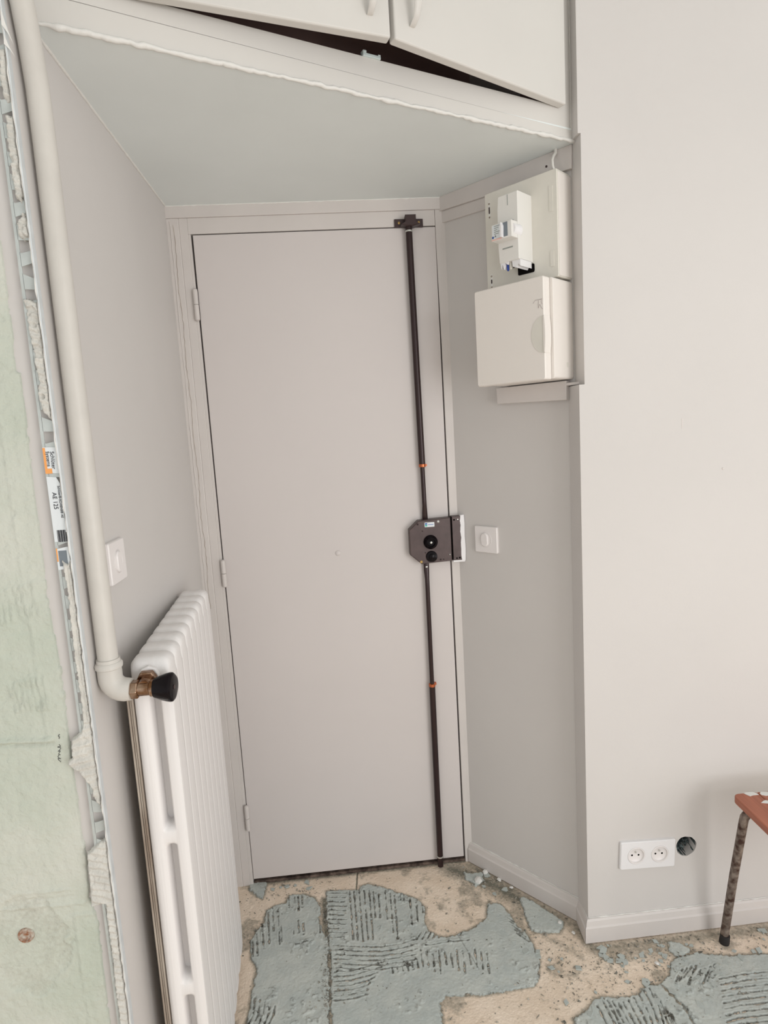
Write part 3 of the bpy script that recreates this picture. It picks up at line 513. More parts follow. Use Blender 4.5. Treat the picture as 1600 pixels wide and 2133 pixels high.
# ---------------------------------------------------------------- baseboards
def baseboard(name, P0, P1, label, rz=None, h=0.052, ext0=0, ext1=0):
    d = Vector((P1[0]-P0[0], P1[1]-P0[1])); L = d.length; ang = math.atan2(d.y, d.x)
    e = empty(name, (P0[0], P0[1], 0), ang, label, 'baseboard', kind='structure')
    z0 = ZF + 0.004
    prof = [(0.0, z0), (-0.0140, z0), (-0.0140, 0.030), (-0.0105, 0.034), (-0.0075, 0.047), (-0.004, h), (0.0, h)]
    bm = bmesh.new(); a = [bm.verts.new((0 + ext0*(-p[0]), p[0], p[1])) for p in prof]; b = [bm.verts.new((L - ext1*(-p[0]), p[0], p[1])) for p in prof]
    n = len(prof); bm.faces.new(a); bm.faces.new(b[::-1])
    for i in range(n): bm.faces.new((a[i], b[i], b[(i+1) % n], a[(i+1) % n]))
    bmesh.ops.recalc_face_normals(bm, faces=bm.faces)
    me = bpy.data.meshes.new('board'); bm.to_mesh(me); bm.free(); me.materials.append(M['trim'])
    o = bpy.data.objects.new('board', me); COL.objects.link(o); o.parent = e
    q = random.Random(len(name)); pts = []; rs = []; nn = max(6, int(L/0.012))
    for i in range(nn+1): pts.append((L*i/nn, -0.0012, h + 0.0004 + q.uniform(-.0006, .0010))); rs.append(0.0016*(1 + q.uniform(-.5, .7)))
    MB().tube(pts, rs, seg=6).build('paint_bead', M['caulk'], e)
    return e
baseboard('baseboard_alcove', W(-0.005), B_, 'chamfered greige baseboard under the slanted alcove wall', ext1=0.35)
baseboard('baseboard_jamb', B_, (0.989, -0.368), 'short piece of baseboard turning the wall corner', ext0=0.35, ext1=-1)
baseboard('baseboard_right', (0.989, -0.368), (3.2, -0.368), 'chamfered greige baseboard along the bright front wall', ext0=-1)

# ---------------------------------------------------------------- entrance door
dr = empty('door_1', (0, 0, 0), 0, 'flush greige entrance door with a dark surface bolt lock', 'door', kind='structure')
MB().box(0.0, 0.708, 0.0, 0.045, 0.002, 2.0405).build('door_leaf', M['door'], dr, bevel=0.0018)
MB().box(-0.0715, 0.740, -0.004, 0.04, 2.088, ZS + .002).build('top_board', M['trim'], dr, bevel=0.0015)
MB().box(-0.0715, -0.036, -0.002, 0.04, -0.022, 2.088).build('architrave', M['trim'], dr, bevel=0.002)
MB().front([(-0.036, -.02), (-0.012, -.02), (-0.012, 2.088), (-0.036, 2.088)], 0.0, 0.05).build('frame_post', M['trim'], dr, bevel=0.0012)
MB().front([(-0.012, -.02), (-0.0015, -.02), (-0.0045, 1.80), (-0.0055, 2.0435), (-0.012, 2.0435)], 0.0008, 0.05).build('frame_post', M['trim'], dr, bevel=0.0008)
MB().box(-0.012, 0.708, 0.0, 0.05, 2.0435, 2.088).build('frame_head', M['trim'], dr, bevel=0.0012)
MB().front([(0.7128, -.02), (0.738, -.02), (0.738, 2.088), (0.7085, 2.088), (0.7085, 1.98), (0.7115, 1.70)], -0.001, 0.05).build('frame_post', M['trim'], dr, bevel=0.0012)
MB().box(-0.01, 0.72, 0.045, 0.066, -0.03, 2.06).build('gap_shade_backing', M['black'], dr)  # black sheet standing in for the shade inside the door gaps
MB().box(0.0, 0.715, 0.004, 0.05, -0.03, -0.009).build('threshold', M['threshold'], dr)
# crack in the paint of the architrave
q = random.Random(3); pts = [(-0.052 + 0.0018*math.sin(i*.35) + q.uniform(-.0012, .0012), -0.0022, 2.07 - i*0.0125) for i in range(0, 92)]
MB().tube(pts, [0.0004 + 0.0005*q.random() for _ in pts], seg=5).build('paint_crack', M['radrear'], dr)
pts = [(-0.060 + q.uniform(-.001, .001), -0.0022, 2.08 - i*0.02) for i in range(0, 100)]
MB().tube(pts, [0.0016*q.uniform(.6, 1.3) for _ in pts], seg=6).build('paint_bead', M['trim'], dr)
for x, z0, z1 in ((-0.0065, 1.799, 1.891), (-0.0005, 0.999, 1.086), (0.000, 0.181, 0.271)):
    hg = empty('hinge', (x, -0.0075, z0), 0, parent=dr); L = z1 - z0
    MB().lathe([(.0030, 0), (.0068, .003), (.0072, .008), (.0072, L*.5 - .0006), (.0064, L*.5 - .0006)], (0, 0, 0), (0, 0, 1), seg=16).build('hinge_knuckle', M['trim'], hg, smooth=True)
    MB().lathe([(.0064, L*.5 + .0006), (.0072, L*.5 + .0006), (.0072, L - .008), (.0066, L - .003), (.0028, L)], (0, 0, 0), (0, 0, 1), seg=16).build('hinge_knuckle', M['trim'], hg, smooth=True)
MB().lathe([(.0085, 0), (.0085, .0015), (.0060, .0035), (.002, .004)], (0.354, 0.0, 1.079), (0, -1, 0), seg=20).build('peephole_cap', M['door'], dr, smooth=True)

# lock: flat case with clipped corners, two rods, head bracket, strike
lk = empty('lock', (0, 0, 0), 0, parent=dr)
case = [(0.5775, 1.062), (0.5775, 1.140), (0.6080, 1.1675), (0.7085, 1.1715), (0.7085, 1.0345), (0.6120, 1.0305)]
MB().front(case, -0.031, 0.0, chamfer=0.0025).build('lock_case', M['gunmetal'], lk)
MB().lathe([(.0222, 0), (.0222, .003), (.0212, .006), (.0175, .010), (.0150, .0155), (.0125, .0165), (.0105, .012), (.003, .0115)], (0.643, -0.031, 1.0990), (0, -1, 0), seg=28).build('lock_knob', M['blackgloss'], lk, smooth=True)
MB().lathe([(.0040, 0), (.0036, .0132), (.001, .014)], (0.643, -0.031, 1.0990), (0, -1, 0), seg=10).build('keyhole', M['steel'], lk)
MB().lathe([(.0178, 0), (.0178, .003), (.0165, .0055), (.0090, .0060), (.0085, .0100), (.002, .0120)], (0.6440, -0.031, 1.0530), (0, -1, 0), seg=26).build('thumb_button', M['blackgloss'], lk, smooth=True)
MB().front(rrect(0.6266, 0.6575, 1.1465, 1.1610, .0015, 2), -0.0318, -0.0300).build('sticker', M['paper'], lk)['label'] = 'small white maker sticker'
MB().box(0.6280, 0.6350, -0.0321, -0.0316, 1.1545, 1.1590).build('sticker_print', M['labelblue'], lk)
MB().box(0.6280, 0.6350, -0.0321, -0.0316, 1.1490, 1.1535).build('sticker_print', M['labelgreen'], lk)
MB().box(0.6370, 0.6545, -0.0321, -0.0316, 1.1530, 1.1546).build('sticker_print', M['labelblue'], lk)
for x, z, k, r in ((0.6700, 1.1615, 'steel', .0040), (0.6110, 1.0380, 'brass', .0042), (0.6050, 1.1570, 'bracket', .003), (0.672, 1.041, 'bracket', .0028), (0.6815, 1.041, 'bracket', .0018), (0.6190, 1.135, 'bracket', .0016), (0.6250, 1.066, 'bracket', .0016), (0.702, 1.055, 'steel', .0022)):
    MB().lathe([(r, 0), (r, .0008), (r*.6, .0016), (r*.35, .0008)], (x, -0.031, z), (0, -1, 0), seg=14).build('screw', M[k], lk)
sk = empty('strike', (0, 0, 0), 0, parent=dr)
MB().front([(0.7135, 1.0345), (0.7135, 1.1735), (0.7400, 1.1735), (0.7385, 1.140), (0.7405, 1.105), (0.7380, 1.07), (0.7385, 1.0345)], -0.029, -0.001, chamfer=0.0012).build('strike_box', M['gunmetal'], sk)
MB().box(0.7085, 0.7135, -0.020, -0.001, 1.035, 1.171).build('strike_gap', M['black'], sk)
q = random.Random(9)
rag = [(0.7400, 1.0335), (0.7375, 1.050), (0.7385, 1.07), (0.7372, 1.090), (0.7400, 1.105), (0.7368, 1.125), (0.7395, 1.145), (0.7370, 1.158), (0.7400, 1.176), (0.7515, 1.178), (0.7530, 1.15), (0.7518, 1.11), (0.7532, 1.07), (0.7515, 1.032)]
MB().front(rag, -0.0292, -0.010).build('torn_plaster', M['plastic2'], sk, bevel=.0015)['label'] = 'ragged white plaster edge'
MB().front([(0.712, 1.0290), (0.7500, 1.0285), (0.7505, 1.0345), (0.713, 1.0350)], -0.0285, -0.004).build('torn_plaster', M['plastic2'], sk, bevel=.001)
for x, z, r in ((0.720, 1.163, .0028), (0.724, 1.041, .0026), (0.733, 1.042, .003), (0.732, 1.164, .002)):
    MB().lathe([(r, 0), (r, .0006), (r*.3, .0004)], (x, -0.029, z), (0, -1, 0), seg=12).build('screw', M['black'] if r > .0025 else M['steel'], sk)

def rod(name, z0, z1, x0, x1, flat, collar, tie):
    e = empty(name, (0, 0, 0), 0, parent=dr); P = []; 
    bm = bmesh.new(); rings = []; n = 18
    zs = sorted([z0 + (z1-z0)*i/40 for i in range(41)] + [collar - .0005, collar + .0005])
    for z in zs:
        t = (z - z0)/(z1 - z0); x = x0 + (x1-x0)*t
        thin = (z < collar) if z1 > 1.5 else (z > collar); rr = .0070 if thin else .0098
        d = abs(z - flat); k = max(0, 1 - d/0.045); k = k*k*(3-2*k)
        rx = rr*(1 - k) + .0088*k; ry = rr*(1 - k) + .0022*k
        rings.append([bm.verts.new((x + rx*math.cos(2*math.pi*i/n), -0.0165 + (k*.006) + ry*math.sin(2*math.pi*i/n), z)) for i in range(n)])
    bm.faces.new(rings[0][::-1]); bm.faces.new(rings[-1])
    for a, b in zip(rings, rings[1:]):
        for i in range(n): bm.faces.new((a[i], a[(i+1) % n], b[(i+1) % n], b[i]))
    mb = MB(); mb.bm.free(); mb.bm = bm; mb.build('rod', M['rod'], e, smooth=True)
    xc = x0 + (x1-x0)*(collar-z0)/(z1-z0)
    MB().lathe([(.0095, 0), (.0108, .001), (.0108, .009), (.0095, .010)], (xc, -0.0165, collar-.005), (0, 0, 1), seg=18).build('collar', M['copper'], e, smooth=True)['label'] = 'copper guide ring'
    MB().box(xc+.008, xc+.0150, -0.012, -0.001, collar-.003, collar+.003).build('collar_screw', M['copper'], e)
    xt = x0 + (x1-x0)*(tie-z0)/(z1-z0)
    MB().lathe([(.0100, 0), (.0112, .0008), (.0112, .0045), (.0100, .0052)], (xt, -0.0165, tie), (0, 0, 1), seg=18).build('guide_ring', M['steel'], e, smooth=True)
    MB().front(rrect(xt-.014, xt+.014, tie-.012, tie+.012, .002, 2), -0.0012, 0.0).build('guide_plate', M['door'], e)
    MB().box(xt-.0085, xt+.0085, -0.0125, -0.001, tie-.001, tie+.005).build('guide_bracket', M['trim'], e, bevel=.001)
    return e
rod('upper_bolt_rod', 1.168, 2.040, 0.6320, 0.6265, 1.172, 1.337, 2.0215)
rod('lower_bolt_rod', -0.010, 1.032, 0.6245, 0.6285, 1.020, 0.628, 0.022)
MB().lathe([(.0045, 0), (.0040, .0015), (.001, .0022)], (0.6285, -0.0130, 1.017), (0, -1, 0), seg=14).build('joint_screw', M['steel'], dr, smooth=True)
kb = empty('keeper_bracket', (0, 0, 0), 0, parent=dr)
MB().front([(0.5865, 2.0400), (0.6710, 2.0385), (0.6710, 2.0620), (0.5865, 2.0635)], -0.006, 0.0).build('bracket_plate', M['bracket'], kb, bevel=.0012)
MB().front([(0.6040, 2.0410), (0.6160, 2.0480), (0.6160, 2.0675), (0.6475, 2.0675), (0.6475, 2.0470), (0.6600, 2.0410), (0.640, 2.036), (0.620, 2.036)], -0.032, -0.004, chamfer=0.003).build('bracket_cap', M['bracket'], kb)
for x, k in ((0.6000, 'brass'), (0.6585, 'brass')):
    MB().lathe([(.0036, 0), (.0036, .001), (.0018, .0018), (.001, .001)], (x, -0.006, 2.0520), (0, -1, 0), seg=12).build('screw', M[k], kb)

# ---------------------------------------------------------------- switches and sockets
def wall_switch(loc, rz, label, cat='light switch', back=0.0):
    t = empty('light_switch', loc, rz, label, cat)
    MB().front(rrect(-.0405, .0405, -.0405, .0405, .004), -.0085, 0.0, chamfer=.0022).build('cover_plate', M['plastic'], t, bevel=0)
    # shallow round recess ring and the pill-shaped rocker
    bm = bmesh.new(); n = 40; rings = []
    for r, y in ((.0232, -.0086), (.0228, -.0096), (.0222, -.0096), (.0218, -.0088), (.0001, -.0088)):
        rings.append([bm.verts.new((r*.92*math.cos(2*math.pi*i/n), y, r*math.sin(2*math.pi*i/n))) for i in range(n)])
    for a, b in zip(rings, rings[1:]):
        for i in range(n): bm.faces.new((a[i], b[i], b[(i+1) % n], a[(i+1) % n]))
    mb = MB(); mb.bm.free(); mb.bm = bm; mb.build('switch_ring', M['plastic'], t, smooth=True)
    pill = [(.0125*math.cos(R(a)) - .003, .0085 + .0125*math.sin(R(a))) for a in range(0, 181, 15)] + [(.0125*math.cos(R(a)) - .003, -.0085 + .0125*math.sin(R(a))) for a in range(180, 361, 15)]
    MB().front(pill, -.0135, -.0086, chamfer=.0025).build('rocker', M['plastic'], t, smooth=True)
    return t
wall_switch((*W(0.1115, 0.0), 1.1045), math.atan2(UY, UX), 'square white light switch beside the door lock on the slanted wall')
wall_switch((-0.07, -0.694, 1.230), R(90), 'square white light switch between the heating pipe and the radiator top')

so = empty('double_socket', (1.160, -0.368, 0.2337), 0, 'white double wall socket above the baseboard left of the round hole', 'socket'); so.rotation_euler = (0, R(2.3), 0)
mbp = bmesh.new()
def socket_plate():
    bm = bmesh.new(); out = rrect(-.0795, .0795, -.0410, .0410, .004); cs = [circ(-.0340, 0, .0252, 32), circ(.0340, 0, .0252, 32)]
    def loop(P, y):
        v = [bm.verts.new((p[0], y, p[1])) for p in P]; return v, [bm.edges.new((v[i], v[(i+1) % len(v)])) for i in range(len(v))]
    vo, eo = loop([(x*.972, z*.95) for x, z in out], -.0095); L = [loop(c, -.0095) for c in cs]
    bmesh.ops.triangle_fill(bm, use_beauty=True, use_dissolve=False, edges=eo + [e for l in L for e in l[1]])
    v2 = [bm.verts.new((p[0], -.0070, p[1])) for p in out]; v3 = [bm.verts.new((p[0], 0, p[1])) for p in out]; n = len(out)
    for a, b in ((vo, v2), (v2, v3)):
        for i in range(n): bm.faces.new((a[i], a[(i+1) % n], b[(i+1) % n], b[i]))
    for (v, _), c in zip(L, cs):
        w = [bm.verts.new((p[0], -.002, p[1])) for p in c]
        for i in range(len(v)): bm.faces.new((v[i], v[(i+1) % len(v)], w[(i+1) % len(v)], w[i]))
    mb = MB(); mb.bm.free(); mb.bm = bm; return mb.build('cover_plate', M['plastic2'], so)
socket_plate(); mbp.free()
for cx in (-.034, .034):
    oe = empty('outlet', (cx, 0, 0), 0, parent=so)
    MB().lathe([(.0248, .0015), (.0248, .0098), (.0236, .0106), (.0222, .0104), (.0216, .0095), (.0212, .0060), (.0180, .0036), (.0001, .0034)], (0, 0, 0), (0, -1, 0), seg=36).build('outlet_well', M['plastic'], oe, smooth=True)
    for x, z, r, k in ((-.0095, -.002, .0028, 'black'), (.0095, -.002, .0028, 'black')):
        MB().lathe([(r, .0028), (r, .0036)], (x, 0, z), (0, -1, 0), seg=14).build('pin_hole', M[k], oe)
    MB().lathe([(.0024, .0025), (.0024, .0070), (.0012, .0082)], (0, 0, .0085), (0, -1, 0), seg=14).build('earth_pin', M['steel'], oe, smooth=True)

# ---------------------------------------------------------------- meter board and boxes on the slanted wall
WR = math.atan2(UY, UX)
mp_ = empty('meter_board', (*A_, 0), WR, 'yellowed meter board with a circuit breaker, above the closed consumer box', 'electrical panel')
MB().front(rrect(0.192, 0.4035, 1.803, 2.0565, .004, 3), -0.069, -0.002, chamfer=.0015).build('back_board', [M['plate']], mp_)
MB().box(0.4030, 0.4048, -0.066, -0.001, 1.8065, 2.049).build('lit_side_cheek', M['boxplastic'], mp_)['label'] = 'side of the board, its lit look put into a paler cream'  # paler plastic paints in the light that this side catches
for z0, z1 in ((1.990, 2.035), (1.811, 1.850)):
    sl = empty('mounting_slot', (0, 0, 0), 0, parent=mp_)
    MB().front(rrect(0.2033, 0.2097, z0, z1, .0030, 3), -0.0696, -0.0680).build('slot', M['breaker'], sl)
    MB().lathe([(.0026, 0), (.0020, .0012)], (0.2065, -0.0695, z0 + .005), (0, -1, 0), seg=10).build('screw', M['radrear'], sl)
    MB().front(rrect(0.2046, 0.2084, z0 + .014, z1 - .014, .0015, 2), -0.0700, -0.0690).build('slot_opening', M['bracket'], sl)
    MB().lathe([(.0028, 0), (.0022, .0012)], (0.2065, -0.0695, z1 - .006), (0, -1, 0), seg=10).build('screw', M['radrear'], sl)
# breaker
bk = empty('breaker', (0, 0, 0), 0, parent=mp_)
MB().front([(0.276, 1.852), (0.332, 1.852), (0.332, 2.012), (0.2770, 2.012), (0.2735, 1.98), (0.2735, 1.885)], -0.134, -0.068, chamfer=.0015).build('breaker_case', M['breaker'], bk)
MB().box(0.2715, 0.330, -0.160, -0.130, 1.9010, 1.9400).build('switch_module', M['breaker'], bk, bevel=.0015)
MB().lathe([(.0170, 0), (.0170, .008), (.0150, .013), (.0148, .030)], (0.3210, -0.122, 1.9210), (0, -1, 0), seg=24).build('dial_guard', M['plastic2'], bk, smooth=True)
MB().box(0.3045, 0.3185, -0.1608, -0.1500, 1.9050, 1.9380).build('switch_slot', M['inkgrey'], bk)
MB().front([(0.3020, 1.904), (0.3070, 1.903), (0.3078, 1.930), (0.3050, 1.938), (0.3020, 1.932)], -0.170, -0.158, chamfer=.001).build('toggle', M['plastic2'], bk)
MB().box(0.2745, 0.3010, -0.1606, -0.1598, 1.9065, 1.9380).build('rating_label', M['paper'], bk)
for i in range(5):
    MB().box(0.2800, 0.2800 + .017 - (i % 3)*.004, -0.1609, -0.1604, 1.9345 - i*.0045, 1.9360 - i*.0045).build('label_print', M['printgrey'], bk)
MB().box(0.2722, 0.3010, -0.1609, -0.1602, 1.9022, 1.9052).build('label_stripe', M['redprint'], bk)
MB().lathe([(.0028, 0), (.0028, .0005)], (0.2762, -0.1606, 1.9098), (0, -1, 0), seg=12).build('label_logo', M['blueprint'], bk)
text('label_text', 'A', .007, M['ink'], bk, (0.2835, -0.1611, 1.9115), (R(90), 0, 0))
MB().box(0.2850, 0.3200, -0.1346, -0.1338, 1.9440, 1.9475).build('label_print', M['printgrey'], bk)
MB().box(0.2860, 0.3160, -0.1346, -0.1338, 1.8830, 1.8860).build('label_print', M['printgrey'], bk)
MB().box(0.3030, 0.3048, -0.1343, -0.1335, 1.985, 2.010).build('moulded_slit', M['printgrey'], bk)
# broken terminal cover with bare wire ends below
MB().front([(0.2760, 1.853), (0.2790, 1.838), (0.2820, 1.849), (0.2860, 1.836), (0.2900, 1.851), (0.2960, 1.846), (0.3000, 1.853)], -0.131, -0.120).build('terminal_cover', M['plastic2'], bk)
MB().front([(0.3080, 1.853), (0.3100, 1.838), (0.3200, 1.834), (0.3260, 1.842), (0.3320, 1.836), (0.3320, 1.853)], -0.128, -0.075).build('terminal_cover', M['plastic2'], bk)
MB().lathe([(.0032, 0), (.0032, .018), (.0015, .020)], (0.2925, -0.122, 1.852), (0, 0, -1), seg=10).build('blue_wire', M['blue'], bk)['label'] = 'blue wire end'
MB().lathe([(.0028, 0), (.0028, .017), (.001, .018)], (0.3010, -0.122, 1.852), (0, 0, -1), seg=10).build('wire_sleeve', M['plate'], bk)
MB().lathe([(.0022, 0), (.0022, .015)], (0.3065, -0.118, 1.852), (0, 0, -1), seg=10).build('wire_sleeve', M['bracket'], bk)
MB().front(rrect(0.2890, 0.3370, 1.8280, 1.8490, .004, 3), -0.0705, -0.069).build('cable_opening', M['black'], mp_)['label'] = 'black cable opening'
for i, (s0, z0, z1) in enumerate(((0.392, 1.830, 1.868), (0.392, 1.96, 2.02))):
    MB().front(rrect(s0 - .010, s0, z0, z1, .002, 2), -0.0702, -0.069).build('moulded_rib', M['plate'], mp_)

bx = empty('consumer_box', (*A_, 0), WR, 'closed white consumer box with a half-round finger grip, below the meter board', 'electrical box')
MB().front(rrect(0.197, 0.4045, 1.5535, 1.7985, .007, 4), -0.101, -0.001).build('box_body', M['boxplastic'], bx, bevel=.002)
MB().front(rrect(0.190, 0.3955, 1.5515, 1.7995, .005, 4), -0.130, -0.1022, chamfer=.003).build('box_door', M['boxplastic'], bx)
gp = [(0.3945, 1.6605 + .045)] + [(0.3945 - .036*math.cos(R(a)), 1.6605 - .045*math.sin(R(a))) for a in range(-85, 86, 10)] + [(0.3945, 1.6605 - .045)]
MB().front(gp, -0.1308, -0.128).build('finger_grip', M['plate'], bx)['label'] = 'recessed half-round finger grip'
MB().front([(0.3925, 1.618), (0.3965, 1.616), (0.3985, 1.640), (0.3990, 1.661), (0.3985, 1.682), (0.3965, 1.706), (0.3925, 1.704)], -0.1325, -0.104).build('grip_rim', M['boxplastic'], bx, bevel=.001)
MB().tube([(0.366, -0.1303, 1.738), (0.372, -0.1303, 1.7445), (0.3905, -0.1303, 1.7445), (0.389, -0.1303, 1.738), (0.3905, -0.1303, 1.732)], .0005, seg=5).build('pencil_mark', M['handprint'], bx)
MB().tube([(0.381, -0.1303, 1.743), (0.380, -0.1303, 1.724), (0.3845, -0.1303, 1.733), (0.3875, -0.1303, 1.7265), (0.3915, -0.1303, 1.7205)], .0005, seg=5).build('pencil_mark', M['handprint'], bx)
MB().box(0.4040, 0.4049, -0.040, -0.030, 1.583, 1.595).build('dirt_smudge', M['plate'], bx)
lp = MB().front([(0.176, 1.5505), (0.178, 1.5060), (0.3925, 1.5010), (0.3925, 1.5505)], -0.022, 0.001).build('trim_2', M['trim'], bevel=.0015, loc=(*A_, 0), rot=(0, 0, WR))
props(lp, 'short painted backing board sticking out under the consumer box', 'trim', kind='structure')
# wood packer in the notch of the wall corner at the foot of the boxes
pk = MB().front([(0.3925, 1.5445), (0.428, 1.5445), (0.428, 1.5375), (0.3925, 1.5375)], -0.020, -0.0).build('trim_3', M['trim'], loc=(*A_, 0), rot=(0, 0, WR))
props(pk, 'thin plaster ledge closing the notch under the meter boxes', 'trim', kind='structure')

cb = MB(); cc = [(*W(s, n), z) for s, n, z in ((0.3735, .016, 2.128), (0.3738, .018, 2.112), (0.3745, .030, 2.102), (0.377, .040, 2.090), (0.380, .044, 2.074), (0.383, .040, 2.060), (0.385, .036, 2.050))]
cb = cb.tube(cc, [.0038, .0042, .0036, .0032, .0032, .0032, .0032], seg=10).build('cable', M['cable'], smooth=True)
props(cb, 'short white cable dropping from the soffit into the meter board', 'cable')

# ---------------------------------------------------------------- overhead cabinet
C0 = Vector((-0.07, -0.787)); C1 = Vector((1.017, -0.32)); cd = (C1 - C0).normalized(); CA = math.atan2(cd.y, cd.x); CL = (C1 - C0).length
cab = empty('overhead_cabinet', (C0.x, C0.y, 0), CA, 'cream built-in cupboard over the alcove with two ajar doors', 'cabinet')
MB().front([(-0.004, ZS + .0005), (CL, ZS + .0005), (CL, 2.1475), (-0.004, 2.170)], -0.003, 0.018).build('lower_rail', M['cream'], cab, bevel=.0012)
MB().front([(-0.004, 2.1715), (CL - .028, 2.1482), (CL - .028, 2.70), (1.1225, 2.70), (1.1225, 2.1955), (0.11, 2.1995), (0.11, 2.70), (-0.004, 2.70)], -0.0015, 0.018).build('face_frame', M['cream'], cab, bevel=.0008)
MB().front([(CL - .0275, 2.1486), (CL + .004, 2.1478), (CL + .004, 2.70), (CL - .0275, 2.70)], -0.003, 0.018).build('end_stile', M['cream'], cab, bevel=.0008)
ci = MB(); ci.box(0.02, CL - .03, .3, .312, 2.16, 2.70).box(0.02, CL - .03, .018, .3, 2.165, 2.172).box(0.02, .04, .018, .3, 2.17, 2.7).box(CL - .05, CL - .03, .018, .3, 2.17, 2.7)
ci.build('inside_box', M['darkinside'], cab)
MB().box(0.0, CL, -0.0, .30, 2.70, 2.715).build('top_panel', M['cream'], cab)
def cab_door(hinge, free, sgn):
    H = Vector(hinge); F = Vector(free); L = (F - H).length
    # local coordinates in the cabinet's frame
    def loc(p): d = p - C0; return Vector((d.x*cd.x + d.y*cd.y, -d.x*cd.y + d.y*cd.x))
    h = loc(H); f = loc(F); a = math.atan2(f.y - h.y, f.x - h.x)
    if sgn < 0: a += math.pi
    e = empty('cabinet_door', (h.x, h.y, 0), a, parent=cab)
    x0, x1 = (0.0, L) if sgn > 0 else (-L, 0.0)
    # front face on the hinge-free line, slab behind it
    MB().box(x0 + .001, x1 - .001, -0.021, 0.001, 2.190, 2.695).build('door_panel', M['cream'], e, bevel=.004, segs=3)
    hx = (L - .042) if sgn > 0 else (-L + .042)
    bm = bmesh.new(); rings = []; n = 12
    for i in range(23):
        t = i/22; z = 2.222 + t*.16; k = math.sin(math.pi*t)
        w = .0060 + .0050*k; dy = .004 + .030*(k**.45); th = .0045
        rings.append([bm.verts.new((hx + w*math.cos(2*math.pi*j/n) + sgn*.003*k, -.020 - dy + th*math.sin(2*math.pi*j/n), z)) for j in range(n)])
    bm.faces.new(rings[0][::-1]); bm.faces.new(rings[-1])
    for a1, b1 in zip(rings, rings[1:]):
        for j in range(n): bm.faces.new((a1[j], a1[(j+1) % n], b1[(j+1) % n], b1[j]))
    mb = MB(); mb.bm.free(); mb.bm = bm; mb.build('handle', M['cream'], e, smooth=True)
    return e
cab_door((0.042, -0.7415), (0.5235, -0.6010), 1)
cab_door((0.961, -0.3460), (0.5262, -0.6005), -1)
ct = empty('door_catch', (0.6150, 0, 0), 0, parent=cab)
MB().box(-.020, .020, -.006, .014, 2.1965, 2.2025).box(-.020, -.012, -.006, .006, 2.2025, 2.2075).box(.014, .020, -.006, .006, 2.2025, 2.2050).build('catch_body', M['bluegreycatch'], ct, bevel=.001)['label'] = 'pale plastic door catch'
MB().box(1.1235, 1.1252, -.0040, 0.0, 2.232, 2.274).build('hinge', M['inkgrey'], cab, bevel=.0008)

# ---------------------------------------------------------------- heating pipe and radiator
PX, PY = -0.049, -0.83
hp = empty('heating_pipe', (0, 0, 0), 0, 'thick cream painted heating pipe running up the left wall edge', 'pipe')
pts = [(PX, PY, z) for z in (1.062, 1.2, 1.4, 1.6, 1.8, 1.92)] + [(PX, PY - .001, 2.0), (PX - .001, PY - .006, 2.06), (PX - .001, PY - .016, 2.11), (PX - .003, PY - .030, 2.16), (PX - .004, PY - .046, 2.22), (PX - .004, PY - .058, 2.30), (PX - .004, PY - .062, 2.50), (PX - .004, PY - .062, 2.72)]
MB().tube(pts, 0.0170, seg=28).build('pipe', M['pipe'], hp, smooth=True)
# elbow from downwards to the right
el = [(PX, PY, 1.085), (PX, PY, 1.062)] + [(PX + .026*(1 - math.cos(R(a))), PY, 1.052 - .026*math.sin(R(a))) for a in (10, 25, 40, 55, 70, 85)] + [(PX + .034, PY, 1.0255)]
MB().tube(el, [.0195, .0205] + [.0205]*6 + [.019], seg=24).build('elbow', M['pipe'], hp, smooth=True)
MB().lathe([(.0178, 0), (.0228, .003), (.0232, .009), (.0205, .013)], (PX, PY, 1.066), (0, 0, 1), seg=26).build('elbow_collar', M['pipe'], hp, smooth=True)
rv = empty('radiator_valve', (0, 0, 0), 0, 'tarnished chrome radiator valve with a black hand wheel', 'valve')
ZV = 1.0245
MB().lathe([(.0150, 0), (.0165, .002), (.0165, .012), (.0150, .014)], (-0.0165, PY, ZV), (1, 0, 0), sides=6).build('inlet_nut', M['chrome'], rv, bevel=.0008)
MB().lathe([(.0120, 0), (.0125, .004), (.0125, .020), (.0150, .022), (.0150, .027), (.0130, .028)], (-0.004, PY, ZV), (1, 0, 0), seg=22).build('valve_body', M['chrome'], rv, smooth=True)
MB().lathe([(.0120, -.004), (.0130, .006), (.0130, .016), (.0118, .034)], (0.0065, PY, ZV + .0035), (0, 1, 0.05), seg=20).build('valve_outlet', M['chrome'], rv, smooth=True)
MB().lathe([(.0185, 0), (.0200, .002), (.0200, .011), (.0185, .013)], (0.0065, PY + .014, ZV + .0060), (0, 1, 0.05), sides=6).build('union_nut', M['chrome'], rv, bevel=.001)
ka = Vector((1, -0.10, 0.0)).normalized()
bm = bmesh.new(); rings = []; n = 48; O = Vector((0.0235, PY, ZV)); uu = Vector((0, 0, 1)); vv_ = ka.cross(uu)
for d, r, fl in ((0, .0135, 0), (.002, .0175, 0), (.005, .0188, .1), (.013, .0218, .5), (.022, .0245, .9), (.029, .0258, 1), (.0325, .0254, 1), (.0345, .0232, .8), (.0353, .0195, .5), (.0355, .0001, 0)):
    ring = []
    for i in range(n):
        a = 2*math.pi*i/n; rr = r*(1 - .075*fl*(0.5 - 0.5*math.cos(4*a))**2)
        ring.append(bm.verts.new(O + ka*d + (uu*math.cos(a) + vv_*math.sin(a))*rr))
    rings.append(ring)
bm.faces.new(rings[0][::-1])
for a, b in zip(rings, rings[1:]):
    for i in range(n): bm.faces.new((a[i], a[(i+1) % n], b[(i+1) % n], b[i]))
mb = MB(); mb.bm.free(); mb.bm = bm; hw = mb.build('hand_wheel', M['blackgloss'], rv, smooth=True)
